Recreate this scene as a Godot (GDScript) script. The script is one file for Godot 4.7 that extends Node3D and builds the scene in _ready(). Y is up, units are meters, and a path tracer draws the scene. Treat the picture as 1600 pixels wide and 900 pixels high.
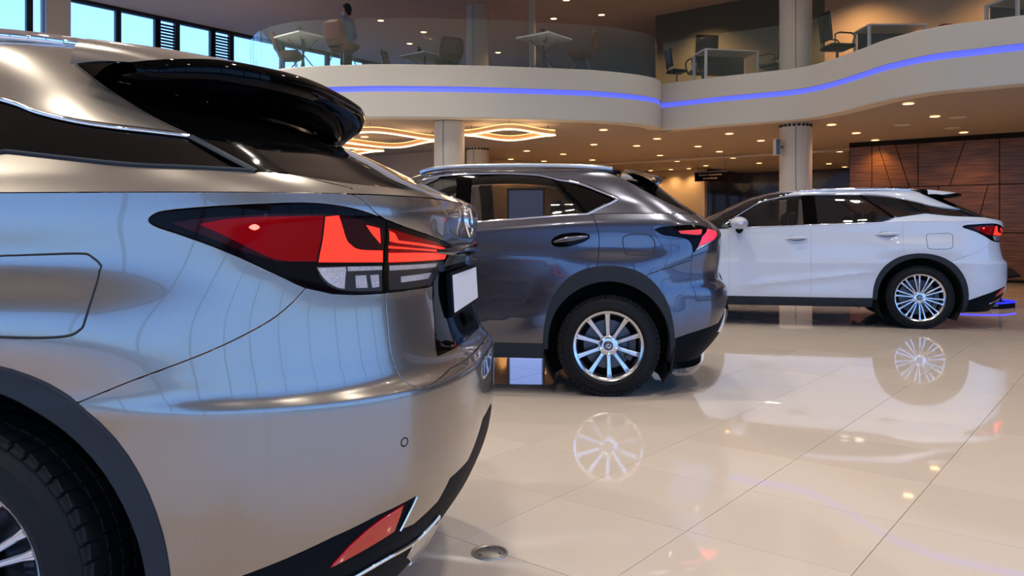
extends Node3D

func _ready() -> void:
	# camera: level, its lens shifted so that the horizon lies above the middle of the frame
	var cam := Camera3D.new()
	cam.name = "camera"
	add_child(cam)
	cam.position = Vector3(0, 1.2, 0)
	cam.projection = Camera3D.PROJECTION_FRUSTUM
	cam.near = 0.05
	cam.far = 200.0
	cam.size = 0.05 * 900.0 / 1243.0
	cam.frustum_offset = Vector2(0, -0.05 * 93.0 / 1243.0)
	cam.current = true
	var we := WorldEnvironment.new()
	we.name = "world_environment"
	var env := Environment.new()
	env.background_mode = Environment.BG_SKY
	var sky := Sky.new()
	var sm := ProceduralSkyMaterial.new()
	sm.sky_top_color = Color(0.34, 0.56, 0.90)
	sm.sky_horizon_color = Color(0.52, 0.71, 0.93)
	sm.ground_bottom_color = Color(0.35, 0.36, 0.38)
	sm.ground_horizon_color = Color(0.62, 0.66, 0.70)
	sm.sun_angle_max = 0.0
	sm.energy_multiplier = 1.0
	sky.sky_material = sm
	env.sky = sky
	env.background_energy_multiplier = SKY
	env.tonemap_mode = Environment.TONE_MAPPER_LINEAR
	env.tonemap_exposure = 1.3
	env.sdfgi_enabled = true
	env.ssao_enabled = true
	env.ssil_enabled = true
	we.environment = env
	add_child(we)
	make_materials()
	build_house()
	build_cars()
	build_upstairs()
	build_small()

const SKY := 3.1

func make_materials() -> void:
	mat("paint_silver", Color(0.56, 0.53, 0.495), 0.26, 0.85, 1.0)
	mat("paint_grey", Color(0.32, 0.325, 0.37), 0.26, 0.85, 1.0)
	mat("paint_white", Color(0.73, 0.75, 0.785), 0.4, 0.0, 1.0)
	mat("rubber", Color(0.075, 0.08, 0.09), 0.65).metallic_specular = 0.3
	mat("cladding", Color(0.155, 0.175, 0.20), 0.6).metallic_specular = 0.25
	mat("black", Color(0.012, 0.012, 0.013), 0.9)
	mat("shade_line", Color(0.02, 0.02, 0.022), 0.6)
	mat("gloss_black", Color(0.012, 0.012, 0.013), 0.04).metallic_specular = 0.22
	mat("satin_black", Color(0.055, 0.07, 0.09), 0.55).metallic_specular = 0.15
	mat("alloy", Color(0.80, 0.80, 0.81), 0.18, 1.0)
	mat("steel", Color(0.30, 0.30, 0.31), 0.35, 1.0)
	mat("chrome", Color(0.92, 0.92, 0.93), 0.05, 1.0)
	mat("chrome_dark", Color(0.35, 0.36, 0.38), 0.06, 1.0)
	mat("caliper", Color(0.30, 0.30, 0.31), 0.4, 0.8)
	mat("cap_grey", Color(0.32, 0.32, 0.34), 0.3, 0.6)
	mat("dark_glass", Color(0.015, 0.017, 0.014), 0.02).metallic_specular = 0.4
	glass_mat("tint_glass", Color(0.03, 0.04, 0.035), 0.55)
	mat("lamp_black", Color(0.03, 0.015, 0.015), 0.08).metallic_specular = 0.2
	var lr := mat("lens_red", Color(0.50, 0.005, 0.015), 0.1)
	lr.metallic_specular = 0.2
	lr.emission_enabled = true
	lr.emission = Color(0.5, 0.0, 0.012)
	lr.emission_energy_multiplier = 0.10
	mat("lens_dark", Color(0.16, 0.0, 0.01), 0.08).metallic_specular = 0.25
	mat("lens_smoke", Color(0.18, 0.17, 0.17), 0.08).metallic_specular = 0.3
	var lc := mat("lens_clear", Color(0.78, 0.79, 0.81), 0.2, 0.6, 1.0)
	lc.normal_enabled = true
	lc.normal_texture = noise_tex(0.09, 2, [Color(0, 0, 0), Color(1, 1, 1)], 256, 9)
	lc.normal_texture.as_normal_map = true
	lc.normal_texture.bump_strength = 14.0
	lc.uv1_triplanar = true
	lc.uv1_scale = Vector3.ONE * 9.0
	mat("reflector_red", Color(0.72, 0.03, 0.02), 0.12, 0.0, 1.0)
	var l := glow_mat("lamp_lit", Color(1.0, 0.19, 0.13), 1.05)
	l.metallic_specular = 0.25
	l.roughness = 0.15
	var l2 := glow_mat("lamp_pink", Color(1.0, 0.10, 0.22), 0.8)
	l2.clearcoat_enabled = true
	l2.clearcoat = 1.0
	var l3 := glow_mat("lamp_dim", Color(0.8, 0.02, 0.06), 0.35)
	l3.clearcoat_enabled = true
	l3.clearcoat = 1.0
	mat("rail_silver", Color(0.72, 0.73, 0.75), 0.3, 1.0)
	glow_mat("lamp_hot", Color(1.0, 0.35, 0.3), 3.0)
	mat("plate_white", Color(0.86, 0.86, 0.87), 0.4)
	mat("seat_dark", Color(0.05, 0.05, 0.052), 0.6)
	mat("leather_brown", Color(0.36, 0.20, 0.13), 0.5)
	mat("table_white", Color(0.86, 0.88, 0.85), 0.4)
	mat("mesh_black", Color(0.07, 0.072, 0.07), 0.7)
	mat("skin", Color(0.70, 0.50, 0.40), 0.6)
	mat("hair", Color(0.03, 0.025, 0.022), 0.7)
	mat("shirt", Color(0.47, 0.53, 0.60), 0.8)
	mat("trousers", Color(0.07, 0.08, 0.11), 0.8)
	mat("face_mask", Color(0.65, 0.78, 0.84), 0.8)
	mat("cardboard", Color(0.62, 0.50, 0.35), 0.9)
	mat("red_box", Color(0.60, 0.12, 0.10), 0.6)
	mat("desk_brown", Color(0.16, 0.11, 0.085), 0.6)
	mat("sign_black", Color(0.02, 0.018, 0.016), 0.7).metallic_specular = 0.1
	mat("sign_text", Color(0.62, 0.56, 0.48), 0.6)
	mat("floor_steel", Color(0.58, 0.56, 0.54), 0.38, 0.9)
	glow_mat("screen_dim", Color(0.40, 0.46, 0.60), 0.28)
	mat("seat_light", Color(0.55, 0.48, 0.40), 0.6)

# ---------------------------------------------------------------- helpers
var M := {}

func mat(called: String, c: Color, rough := 0.5, metal := 0.0, coat := 0.0) -> StandardMaterial3D:
	var m := StandardMaterial3D.new()
	m.resource_name = called
	m.albedo_color = c
	m.roughness = rough
	m.metallic = metal
	if coat > 0.0:
		m.clearcoat_enabled = true
		m.clearcoat = coat
		m.clearcoat_roughness = 0.02
	M[called] = m
	return m

func glass_mat(called: String, c: Color, alpha: float, rough := 0.02) -> StandardMaterial3D:
	var m := mat(called, Color(c.r, c.g, c.b, alpha), rough)
	m.transparency = BaseMaterial3D.TRANSPARENCY_ALPHA
	return m

func glow_mat(called: String, c: Color, power: float) -> StandardMaterial3D:
	var m := mat(called, c, 0.5)
	m.emission_enabled = true
	m.emission = c
	m.emission_energy_multiplier = power
	return m

func noise_tex(freq: float, octaves: int, ramp: Array, size := 512, seed_ := 1, stretch := Vector3.ONE) -> NoiseTexture2D:
	var n := FastNoiseLite.new()
	n.seed = seed_
	n.noise_type = FastNoiseLite.TYPE_SIMPLEX
	n.frequency = freq
	n.fractal_octaves = octaves
	var g := Gradient.new()
	g.offsets = PackedFloat32Array([0.0, 1.0])
	g.colors = PackedColorArray([ramp[0], ramp[1]])
	var t := NoiseTexture2D.new()
	t.width = size
	t.height = size
	t.seamless = true
	t.noise = n
	t.color_ramp = g
	return t

var taken := {}
func numbered(called: String) -> String:
	if not taken.has(called):
		taken[called] = 0
		return called
	taken[called] += 1
	return "%s_%03d" % [called, taken[called]]

func thing(called: String, label: String, category: String, at := Vector3.ZERO, turn := 0.0, group := "") -> Node3D:
	var o := Node3D.new()
	o.name = numbered(called)
	add_child(o)
	o.position = at
	o.rotation.y = turn
	tag(o, label, category, group)
	return o

func tag(o: Node, label: String, category := "", group := "", kind := "") -> void:
	if label: o.set_meta("label", label)
	if category: o.set_meta("category", category)
	if group: o.set_meta("group", group)
	if kind: o.set_meta("kind", kind)

func copy_of(src: Node3D, at: Vector3, turn: float, label: String, group := "") -> Node3D:
	var base_name := String(src.name)
	var re := RegEx.create_from_string("_\\d\\d\\d$")
	var r: Node3D = src.duplicate()
	r.name = numbered(re.sub(base_name, ""))
	add_child(r)
	r.position = at
	r.rotation.y = turn
	r.set_meta("label", label)
	if group: r.set_meta("group", group)
	return r

# Collects triangles with known normals; every triangle is turned clockwise to face its normal.
class MB:
	var v := PackedVector3Array()
	var n := PackedVector3Array()
	var uv := PackedVector2Array()
	var xf := Transform3D()
	func tri(a: Vector3, b: Vector3, c: Vector3, na: Vector3, nb: Vector3, nc: Vector3) -> void:
		var g := (b - a).cross(c - a)
		if g.length_squared() < 1e-16:
			return
		if g.dot(na + nb + nc) > 0.0:
			v.append(xf * a); v.append(xf * c); v.append(xf * b)
			n.append(xf.basis * na); n.append(xf.basis * nc); n.append(xf.basis * nb)
		else:
			v.append(xf * a); v.append(xf * b); v.append(xf * c)
			n.append(xf.basis * na); n.append(xf.basis * nb); n.append(xf.basis * nc)
	func quad(a: Vector3, b: Vector3, c: Vector3, d: Vector3, na: Vector3, nb: Vector3, nc: Vector3, nd: Vector3) -> void:
		tri(a, b, c, na, nb, nc)
		tri(a, c, d, na, nc, nd)
	func flat(a: Vector3, b: Vector3, c: Vector3, d: Vector3, out: Vector3) -> void:
		quad(a, b, c, d, out, out, out, out)
	# box with chamfered edges
	func box(at: Vector3, size: Vector3, bev := 0.0, turn := Basis()) -> void:
		var h := size * 0.5
		bev = minf(bev, minf(h.x, minf(h.y, h.z)) * 0.9)
		var P := func(p: Vector3) -> Vector3: return at + turn * p
		var ax := [Vector3.RIGHT, Vector3.UP, Vector3.BACK]
		for i in 3:
			var j := (i + 1) % 3
			var k := (i + 2) % 3
			for s in [-1.0, 1.0]:
				var o: Vector3 = ax[i] * s * h[i]
				var a: Vector3 = ax[j] * (h[j] - bev)
				var b: Vector3 = ax[k] * (h[k] - bev)
				flat(P.call(o - a - b), P.call(o + a - b), P.call(o + a + b), P.call(o - a + b), turn * (ax[i] * s))
				if bev > 0.0:
					for t in [-1.0, 1.0]:   # edge between face i,s and face j,t
						var o2: Vector3 = ax[j] * t * h[j]
						var p1: Vector3 = o + ax[j] * t * (h[j] - bev)
						var p2: Vector3 = o2 + ax[i] * s * (h[i] - bev)
						var nn: Vector3 = turn * ((ax[i] * s + ax[j] * t).normalized())
						flat(P.call(p1 - b), P.call(p1 + b), P.call(p2 + b), P.call(p2 - b), nn)
		if bev > 0.0:
			for sx in [-1.0, 1.0]:
				for sy in [-1.0, 1.0]:
					for sz in [-1.0, 1.0]:
						var s3 := Vector3(sx, sy, sz)
						var nn2: Vector3 = turn * s3.normalized()
						tri(P.call(s3 * Vector3(h.x, h.y - bev, h.z - bev)), P.call(s3 * Vector3(h.x - bev, h.y, h.z - bev)), P.call(s3 * Vector3(h.x - bev, h.y - bev, h.z)), nn2, nn2, nn2)
	# profile: array of Vector2(radius, along) turned about an axis through «at»
	func lathe(prof: Array, segs: int, at := Vector3.ZERO, axis := Vector3.UP, smooth := true) -> void:
		var u := axis.normalized()
		var e1 := u.cross(Vector3(0.31, 0.77, 0.55)).normalized()
		var e2 := u.cross(e1)
		for i in prof.size() - 1:
			var p: Vector2 = prof[i]
			var q: Vector2 = prof[i + 1]
			var d := q - p
			if d.length() < 1e-7: continue
			var fn := Vector2(d.y, -d.x).normalized()
			var n1 := fn
			var n2 := fn
			if smooth:
				if i > 0:
					var d0: Vector2 = p - prof[i - 1]
					if d0.length() > 1e-7 and d0.normalized().dot(d.normalized()) > 0.6: n1 = (fn + Vector2(d0.y, -d0.x).normalized()).normalized()
				if i < prof.size() - 2:
					var d3: Vector2 = prof[i + 2] - q
					if d3.length() > 1e-7 and d3.normalized().dot(d.normalized()) > 0.6: n2 = (fn + Vector2(d3.y, -d3.x).normalized()).normalized()
			for k in segs:
				var a0 := TAU * k / segs
				var a1 := TAU * (k + 1) / segs
				var r0 := e1 * cos(a0) + e2 * sin(a0)
				var r1 := e1 * cos(a1) + e2 * sin(a1)
				quad(at + r0 * p.x + u * p.y, at + r1 * p.x + u * p.y, at + r1 * q.x + u * q.y, at + r0 * q.x + u * q.y,
					r0 * n1.x + u * n1.y, r1 * n1.x + u * n1.y, r1 * n2.x + u * n2.y, r0 * n2.x + u * n2.y)
	func cyl(a: Vector3, b: Vector3, r: float, segs := 12, r2 := -1.0) -> void:
		if r2 < 0.0: r2 = r
		var l := (b - a).length()
		lathe([Vector2(0, 0), Vector2(r, 0), Vector2(r2, l), Vector2(0, l)], segs, a, b - a)
	# tube along points; radius may be an Array per point; flat = factor on the second axis
	func tube(pts: Array, r: Variant, segs := 8, closed := false, flatten := 1.0, up := Vector3.UP, caps := true) -> void:
		var m := pts.size()
		var rings := []
		var cens := []
		for i in m:
			var t: Vector3
			if closed: t = pts[(i + 1) % m] - pts[(i + m - 1) % m]
			else: t = pts[mini(i + 1, m - 1)] - pts[maxi(i - 1, 0)]
			t = t.normalized()
			var s := t.cross(up)
			if s.length() < 1e-4: s = t.cross(Vector3(1, 0.1, 0))
			s = s.normalized()
			var w := s.cross(t).normalized()
			var rr: float = r[i] if r is Array else r
			var ring := []
			for k in segs:
				var a := TAU * k / segs
				ring.append([pts[i] + s * cos(a) * rr + w * sin(a) * rr * flatten, (s * cos(a) * flatten + w * sin(a)).normalized()])
			rings.append(ring)
		for i in (m if closed else m - 1):
			var A: Array = rings[i]
			var B: Array = rings[(i + 1) % m]
			for k in segs:
				var l := (k + 1) % segs
				quad(A[k][0], A[l][0], B[l][0], B[k][0], A[k][1], A[l][1], B[l][1], B[k][1])
		if not closed and caps:
			for e in [0, m - 1]:
				var t2: Vector3 = (pts[0] - pts[1]).normalized() if e == 0 else (pts[m - 1] - pts[m - 2]).normalized()
				for k in segs:
					tri(pts[e], rings[e][k][0], rings[e][(k + 1) % segs][0], t2, t2, t2)
	# flat polygon (in plane o + x*ex + y*ey) pulled by «deep» along its normal, both ends closed
	func prism(poly: PackedVector2Array, o: Vector3, ex: Vector3, ey: Vector3, deep: float, bev := 0.0) -> void:
		var nz := ex.cross(ey).normalized()
		if Geometry2D.is_polygon_clockwise(poly): 
			poly = poly.duplicate()
			poly.reverse()
		var top := poly
		if bev > 0.0:
			var offs := Geometry2D.offset_polygon(poly, -bev)
			if offs.size() > 0: top = offs[0]
			else: bev = 0.0
		var at := func(p: Vector2, z: float) -> Vector3: return o + ex * p.x + ey * p.y + nz * z
		var ids := Geometry2D.triangulate_polygon(top)
		for i in range(0, ids.size(), 3):
			tri(at.call(top[ids[i]], deep), at.call(top[ids[i + 1]], deep), at.call(top[ids[i + 2]], deep), nz, nz, nz)
		ids = Geometry2D.triangulate_polygon(poly)
		for i in range(0, ids.size(), 3):
			tri(at.call(poly[ids[i]], 0), at.call(poly[ids[i + 1]], 0), at.call(poly[ids[i + 2]], 0), -nz, -nz, -nz)
		var m := poly.size()
		for i in m:
			var p := poly[i]
			var q := poly[(i + 1) % m]
			var d := (q - p).normalized()
			var side := (ex * d.y - ey * d.x).normalized()
			flat(at.call(p, 0), at.call(q, 0), at.call(q, deep - bev), at.call(p, deep - bev), side)
		if bev > 0.0:
			m = top.size()
			for i in m:
				var p := top[i]
				var q := top[(i + 1) % m]
				var d := (q - p).normalized()
				var s2 := Vector2(d.y, -d.x) * bev
				var nn := (ex * d.y - ey * d.x + nz).normalized()
				flat(at.call(p, deep), at.call(q, deep), at.call(q + s2, deep - bev), at.call(p + s2, deep - bev), nn)
	func mesh() -> ArrayMesh:
		var arr := []
		arr.resize(Mesh.ARRAY_MAX)
		arr[Mesh.ARRAY_VERTEX] = v
		arr[Mesh.ARRAY_NORMAL] = n
		if uv.size() == v.size() and uv.size() > 0: arr[Mesh.ARRAY_TEX_UV] = uv
		var am := ArrayMesh.new()
		if v.size() > 0: am.add_surface_from_arrays(Mesh.PRIMITIVE_TRIANGLES, arr)
		return am

func obj(called: String, mb: MB, m: Material, parent: Node = null) -> MeshInstance3D:
	var o := MeshInstance3D.new()
	o.mesh = mb.mesh()
	if mb.v.size() > 0: o.mesh.surface_set_material(0, m)
	if parent == null:
		o.name = numbered(called)
		add_child(o)
	else:
		var k := 0
		var nm := called
		while parent.has_node(NodePath(nm)):
			k += 1
			nm = "%s_%03d" % [called, k]
		o.name = nm
		parent.add_child(o)
	return o

func sub(called: String, parent: Node, at := Vector3.ZERO) -> Node3D:
	var o := Node3D.new()
	var k := 0
	var nm := called
	while parent.has_node(NodePath(nm)):
		k += 1
		nm = "%s_%03d" % [called, k]
	o.name = nm
	parent.add_child(o)
	o.position = at
	return o

func struct(called: String, mb: MB, m: Material, label := "", category := "") -> MeshInstance3D:
	var o := obj(called, mb, m)
	tag(o, label, category, "", "structure")
	return o

# a smooth curve through points (Catmull-Rom); a point [x, y, 1] is a corner
static func smooth2(pts: Array, closed := true, per := 6) -> PackedVector2Array:
	var out := PackedVector2Array()
	var m := pts.size()
	for i in (m if closed else m - 1):
		var p1 := Vector2(pts[i][0], pts[i][1])
		var p2 := Vector2(pts[(i + 1) % m][0], pts[(i + 1) % m][1])
		var c1: bool = pts[i].size() > 2
		var c2: bool = pts[(i + 1) % m].size() > 2
		var i0 := (i + m - 1) % m if closed else maxi(i - 1, 0)
		var i3 := (i + 2) % m if closed else mini(i + 2, m - 1)
		var p0 := Vector2(pts[i0][0], pts[i0][1])
		var p3 := Vector2(pts[i3][0], pts[i3][1])
		if c1: p0 = p1 - (p2 - p1)
		if c2: p3 = p2 + (p2 - p1)
		if c1 and c2:
			out.append(p1)
			continue
		for k in per:
			out.append(p1.cubic_interpolate(p2, p0, p3, float(k) / per))
	if not closed: out.append(Vector2(pts[m - 1][0], pts[m - 1][1]))
	return out

# flat list u0, v0, u1, v1, ... to points
static func pairs(a: Array) -> Array:
	var o := []
	for i in range(0, a.size(), 2): o.append([a[i], a[i + 1]])
	return o

# ---------------------------------------------------------------- car surfaces
# A car surface is a set of plan outlines stacked by height: at each v the table gives height y, half width W,
# rear end R, corner sharpness n, start of the rear corner x0, front end F, start of the front corner f0.
# u runs along the outline in metres: straight flank between UF and UR, then round the rear corner to the centre line.
class Surf:
	const STEP := 0.004
	const UR := 0.25
	const LC := 1.5
	var uf := -3.0
	var v0 := 0.0
	var v1 := 1.0
	var cols := []
	var bumps := []
	var taper := [0.0, 0.0]
	func _init(rows: Array, blur: float, uf_: float, bumps_: Array, taper_ := [0.0, 0.0]) -> void:
		uf = uf_
		bumps = bumps_
		taper = taper_
		v0 = rows[0][0]
		v1 = rows[rows.size() - 1][0]
		var cnt := int(ceil((v1 - v0) / STEP)) + 1
		for c in range(1, 9):
			var lin := PackedFloat32Array()
			for i in cnt:
				var t := minf(v0 + i * STEP, v1)
				var k := 0
				while k < rows.size() - 2 and t > rows[k + 1][0]: k += 1
				var f: float = (t - rows[k][0]) / (rows[k + 1][0] - rows[k][0])
				# monotone cubic through the rows
				var d: float = (rows[k + 1][c] - rows[k][c]) / (rows[k + 1][0] - rows[k][0])
				var h: float = rows[k + 1][0] - rows[k][0]
				var m0 := d
				var m1 := d
				if k > 0:
					var dp: float = (rows[k][c] - rows[k - 1][c]) / (rows[k][0] - rows[k - 1][0])
					m0 = 0.0 if dp * d <= 0.0 else 2.0 * dp * d / (dp + d)
				if k < rows.size() - 2:
					var dn: float = (rows[k + 2][c] - rows[k + 1][c]) / (rows[k + 2][0] - rows[k + 1][0])
					m1 = 0.0 if dn * d <= 0.0 else 2.0 * dn * d / (dn + d)
				var f2 := f * f
				var f3 := f2 * f
				lin.append((2 * f3 - 3 * f2 + 1) * rows[k][c] + (f3 - 2 * f2 + f) * h * m0 + (3 * f2 - 2 * f3) * rows[k + 1][c] + (f3 - f2) * h * m1)
			var w := int(ceil(3.0 * blur / STEP))
			var out := PackedFloat32Array()
			for i in cnt:
				var s := 0.0
				var ws := 0.0
				for j in range(-w, w + 1):
					var g := exp(-0.5 * pow(j * STEP / blur, 2.0))
					var idx := i + j
					var val: float
					if idx < 0: val = 2.0 * lin[0] - lin[mini(-idx, cnt - 1)]
					elif idx >= cnt: val = 2.0 * lin[cnt - 1] - lin[maxi(2 * cnt - 2 - idx, 0)]
					else: val = lin[idx]
					s += g * val
					ws += g
				out.append(s / ws)
			cols.append(out)
	func look(c: int, v: float) -> float:
		var a: PackedFloat32Array = cols[c]
		var t := clampf((v - v0) / STEP, 0.0, a.size() - 1.0)
		var i := mini(int(t), a.size() - 2)
		var f := t - i
		var p1 := a[i]
		var p2 := a[i + 1]
		var p0 := a[maxi(i - 1, 0)] if i > 0 else 2.0 * p1 - p2
		var p3 := a[i + 2] if i + 2 < a.size() else 2.0 * p2 - p1
		return p1 + 0.5 * f * (p2 - p0 + f * (2.0 * p0 - 5.0 * p1 + 4.0 * p2 - p3 + f * (3.0 * (p1 - p2) + p3 - p0)))
	func P(u: float, v: float) -> Vector3:
		var y := look(0, v)
		var W := look(1, v)
		var R := look(2, v)
		var n := look(3, v)
		var x0 := look(4, v)
		var F := look(5, v)
		var f0 := look(6, v)
		var x: float
		var w: float
		var sx := 0.0
		var sw := 1.0
		if u >= UR:
			var a := minf((u - UR) / LC, 1.0) * PI / 2
			var c := maxf(cos(a), 0.0)
			var s := sin(a)
			var r := pow(pow(c, n) + pow(s, n), -1.0 / n)
			x = x0 + (R - x0) * r * s
			w = W * r * c
			sx = s
			sw = c
		elif u <= uf:
			var a := minf((uf - u) / LC, 1.0) * PI / 2
			var c := maxf(cos(a), 0.0)
			var s := sin(a)
			var r := pow(pow(c, 2.6) + pow(s, 2.6), -1.0 / 2.6)
			x = f0 + (F - f0) * r * s
			w = W * r * c
			sx = -s
			sw = c
		else:
			x = lerpf(f0, x0, (u - uf) / (UR - uf))
			w = W
		var d := 0.0
		for b in bumps:
			if b[0] == "g":    # soft bump: u, v, size along u, size along v, amount
				var e := pow((u - b[1]) / b[3], 2.0) + pow((v - b[2]) / b[4], 2.0)
				if e < 9.0: d += b[5] * exp(-e)
			elif b[0] == "r":  # flare round a wheel: centre, inner radius, outer radius, amount
				var q: float = (Vector2(u - b[1], v - b[2]).length() - b[3]) / (b[4] - b[3])
				if q < 1.0:
					q = maxf(q, 0.0)
					d += b[5] * (1.0 - q * q * (3.0 - 2.0 * q))
			elif b[0] == "c":  # the same with a firmer outer edge
				var q: float = (Vector2(u - float(b[1]), v - float(b[2])).length() - b[3]) / (b[4] - b[3])
				if q < 1.0: d += b[5] * pow(1.0 - maxf(q, 0.0), 1.7)
			elif b[0] == "l":  # long crease line from (u0, v0) to (u1, v1), half width, amount
				var ab := Vector2(b[3] - b[1], b[4] - b[2])
				var ap := Vector2(u - float(b[1]), v - float(b[2]))
				var t := clampf(ap.dot(ab) / ab.length_squared(), 0.0, 1.0)
				var q: float = (ap - ab * t).length() / b[5]
				if q < 1.0: d += b[6] * (1.0 - q) * (1.0 - q) * smoothstep(0.0, 0.25, t) * smoothstep(1.0, 0.75, t)
		if x < 0.0: y -= look(7, v) * x * x / (0.25 - x)
		return Vector3(x + sx * d, y, maxf(w + sw * d, 0.0))
	func N(u: float, v: float) -> Vector3:
		var e := 0.004
		var ua := minf(u + e, UR + LC)
		var ub := u - e
		var va := minf(v + e, v1)
		var vb := maxf(v - e, v0)
		var du := P(ua, v) - P(ub, v)
		var dv := P(u, va) - P(u, vb)
		if u > UR + LC - 2.0 * e: du = Vector3(0, 0, -1)
		var nn := du.cross(dv)
		if nn.length() < 1e-12: return Vector3.UP
		nn = nn.normalized()
		var y := look(0, v)
		# outward: away from the middle of the car
		var o := P(u, v) - Vector3(-1.2 if u < UR and u > uf else (0.0 if u >= UR else -2.6), minf(y, 1.0) - 0.1, 0)
		if u < UR and u > uf: o.x = 0.0
		if nn.dot(o) < 0.0: nn = -nn
		return nn
	# (u, v) of a point given by its place in the side view (x, y)
	func side(x: float, y: float) -> Vector2:
		var v := (v0 + v1) * 0.5
		var u := clampf(x, uf, UR + 0.5)
		for pass_ in 5:
			var lo := v0
			var hi := v1
			for i in 22:
				v = (lo + hi) * 0.5
				if P(u, v).y < y: lo = v
				else: hi = v
			lo = uf - LC
			hi = UR + LC
			for i in 22:
				u = (lo + hi) * 0.5
				if P(u, v).x < x: lo = u
				else: hi = u
		return Vector2(u, v)
	func side_poly(pts: PackedVector2Array) -> PackedVector2Array:
		var o := PackedVector2Array()
		for p in pts: o.append(side(p.x, p.y))
		return o

static func grow(poly: PackedVector2Array, by: float) -> PackedVector2Array:
	var r := Geometry2D.offset_polygon(poly, by)
	var best := PackedVector2Array()
	var most := -1.0
	for q in r:
		var a := 0.0
		for i in q.size(): a += q[i].cross(q[(i + 1) % q.size()])
		if absf(a) > most:
			most = absf(a)
			best = q
	return best

static func cut(poly: PackedVector2Array, by: PackedVector2Array) -> PackedVector2Array:
	var r := Geometry2D.clip_polygons(poly, by)
	var best := PackedVector2Array()
	var most := -1.0
	for q in r:
		var a := 0.0
		for i in q.size(): a += q[i].cross(q[(i + 1) % q.size()])
		if absf(a) > most:
			most = absf(a)
			best = q
	return best

static func both(poly: PackedVector2Array, by: PackedVector2Array) -> PackedVector2Array:
	var r := Geometry2D.intersect_polygons(poly, by)
	var best := PackedVector2Array()
	var most := -1.0
	for q in r:
		var a := 0.0
		for i in q.size(): a += q[i].cross(q[(i + 1) % q.size()])
		if absf(a) > most:
			most = absf(a)
			best = q
	return best

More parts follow.
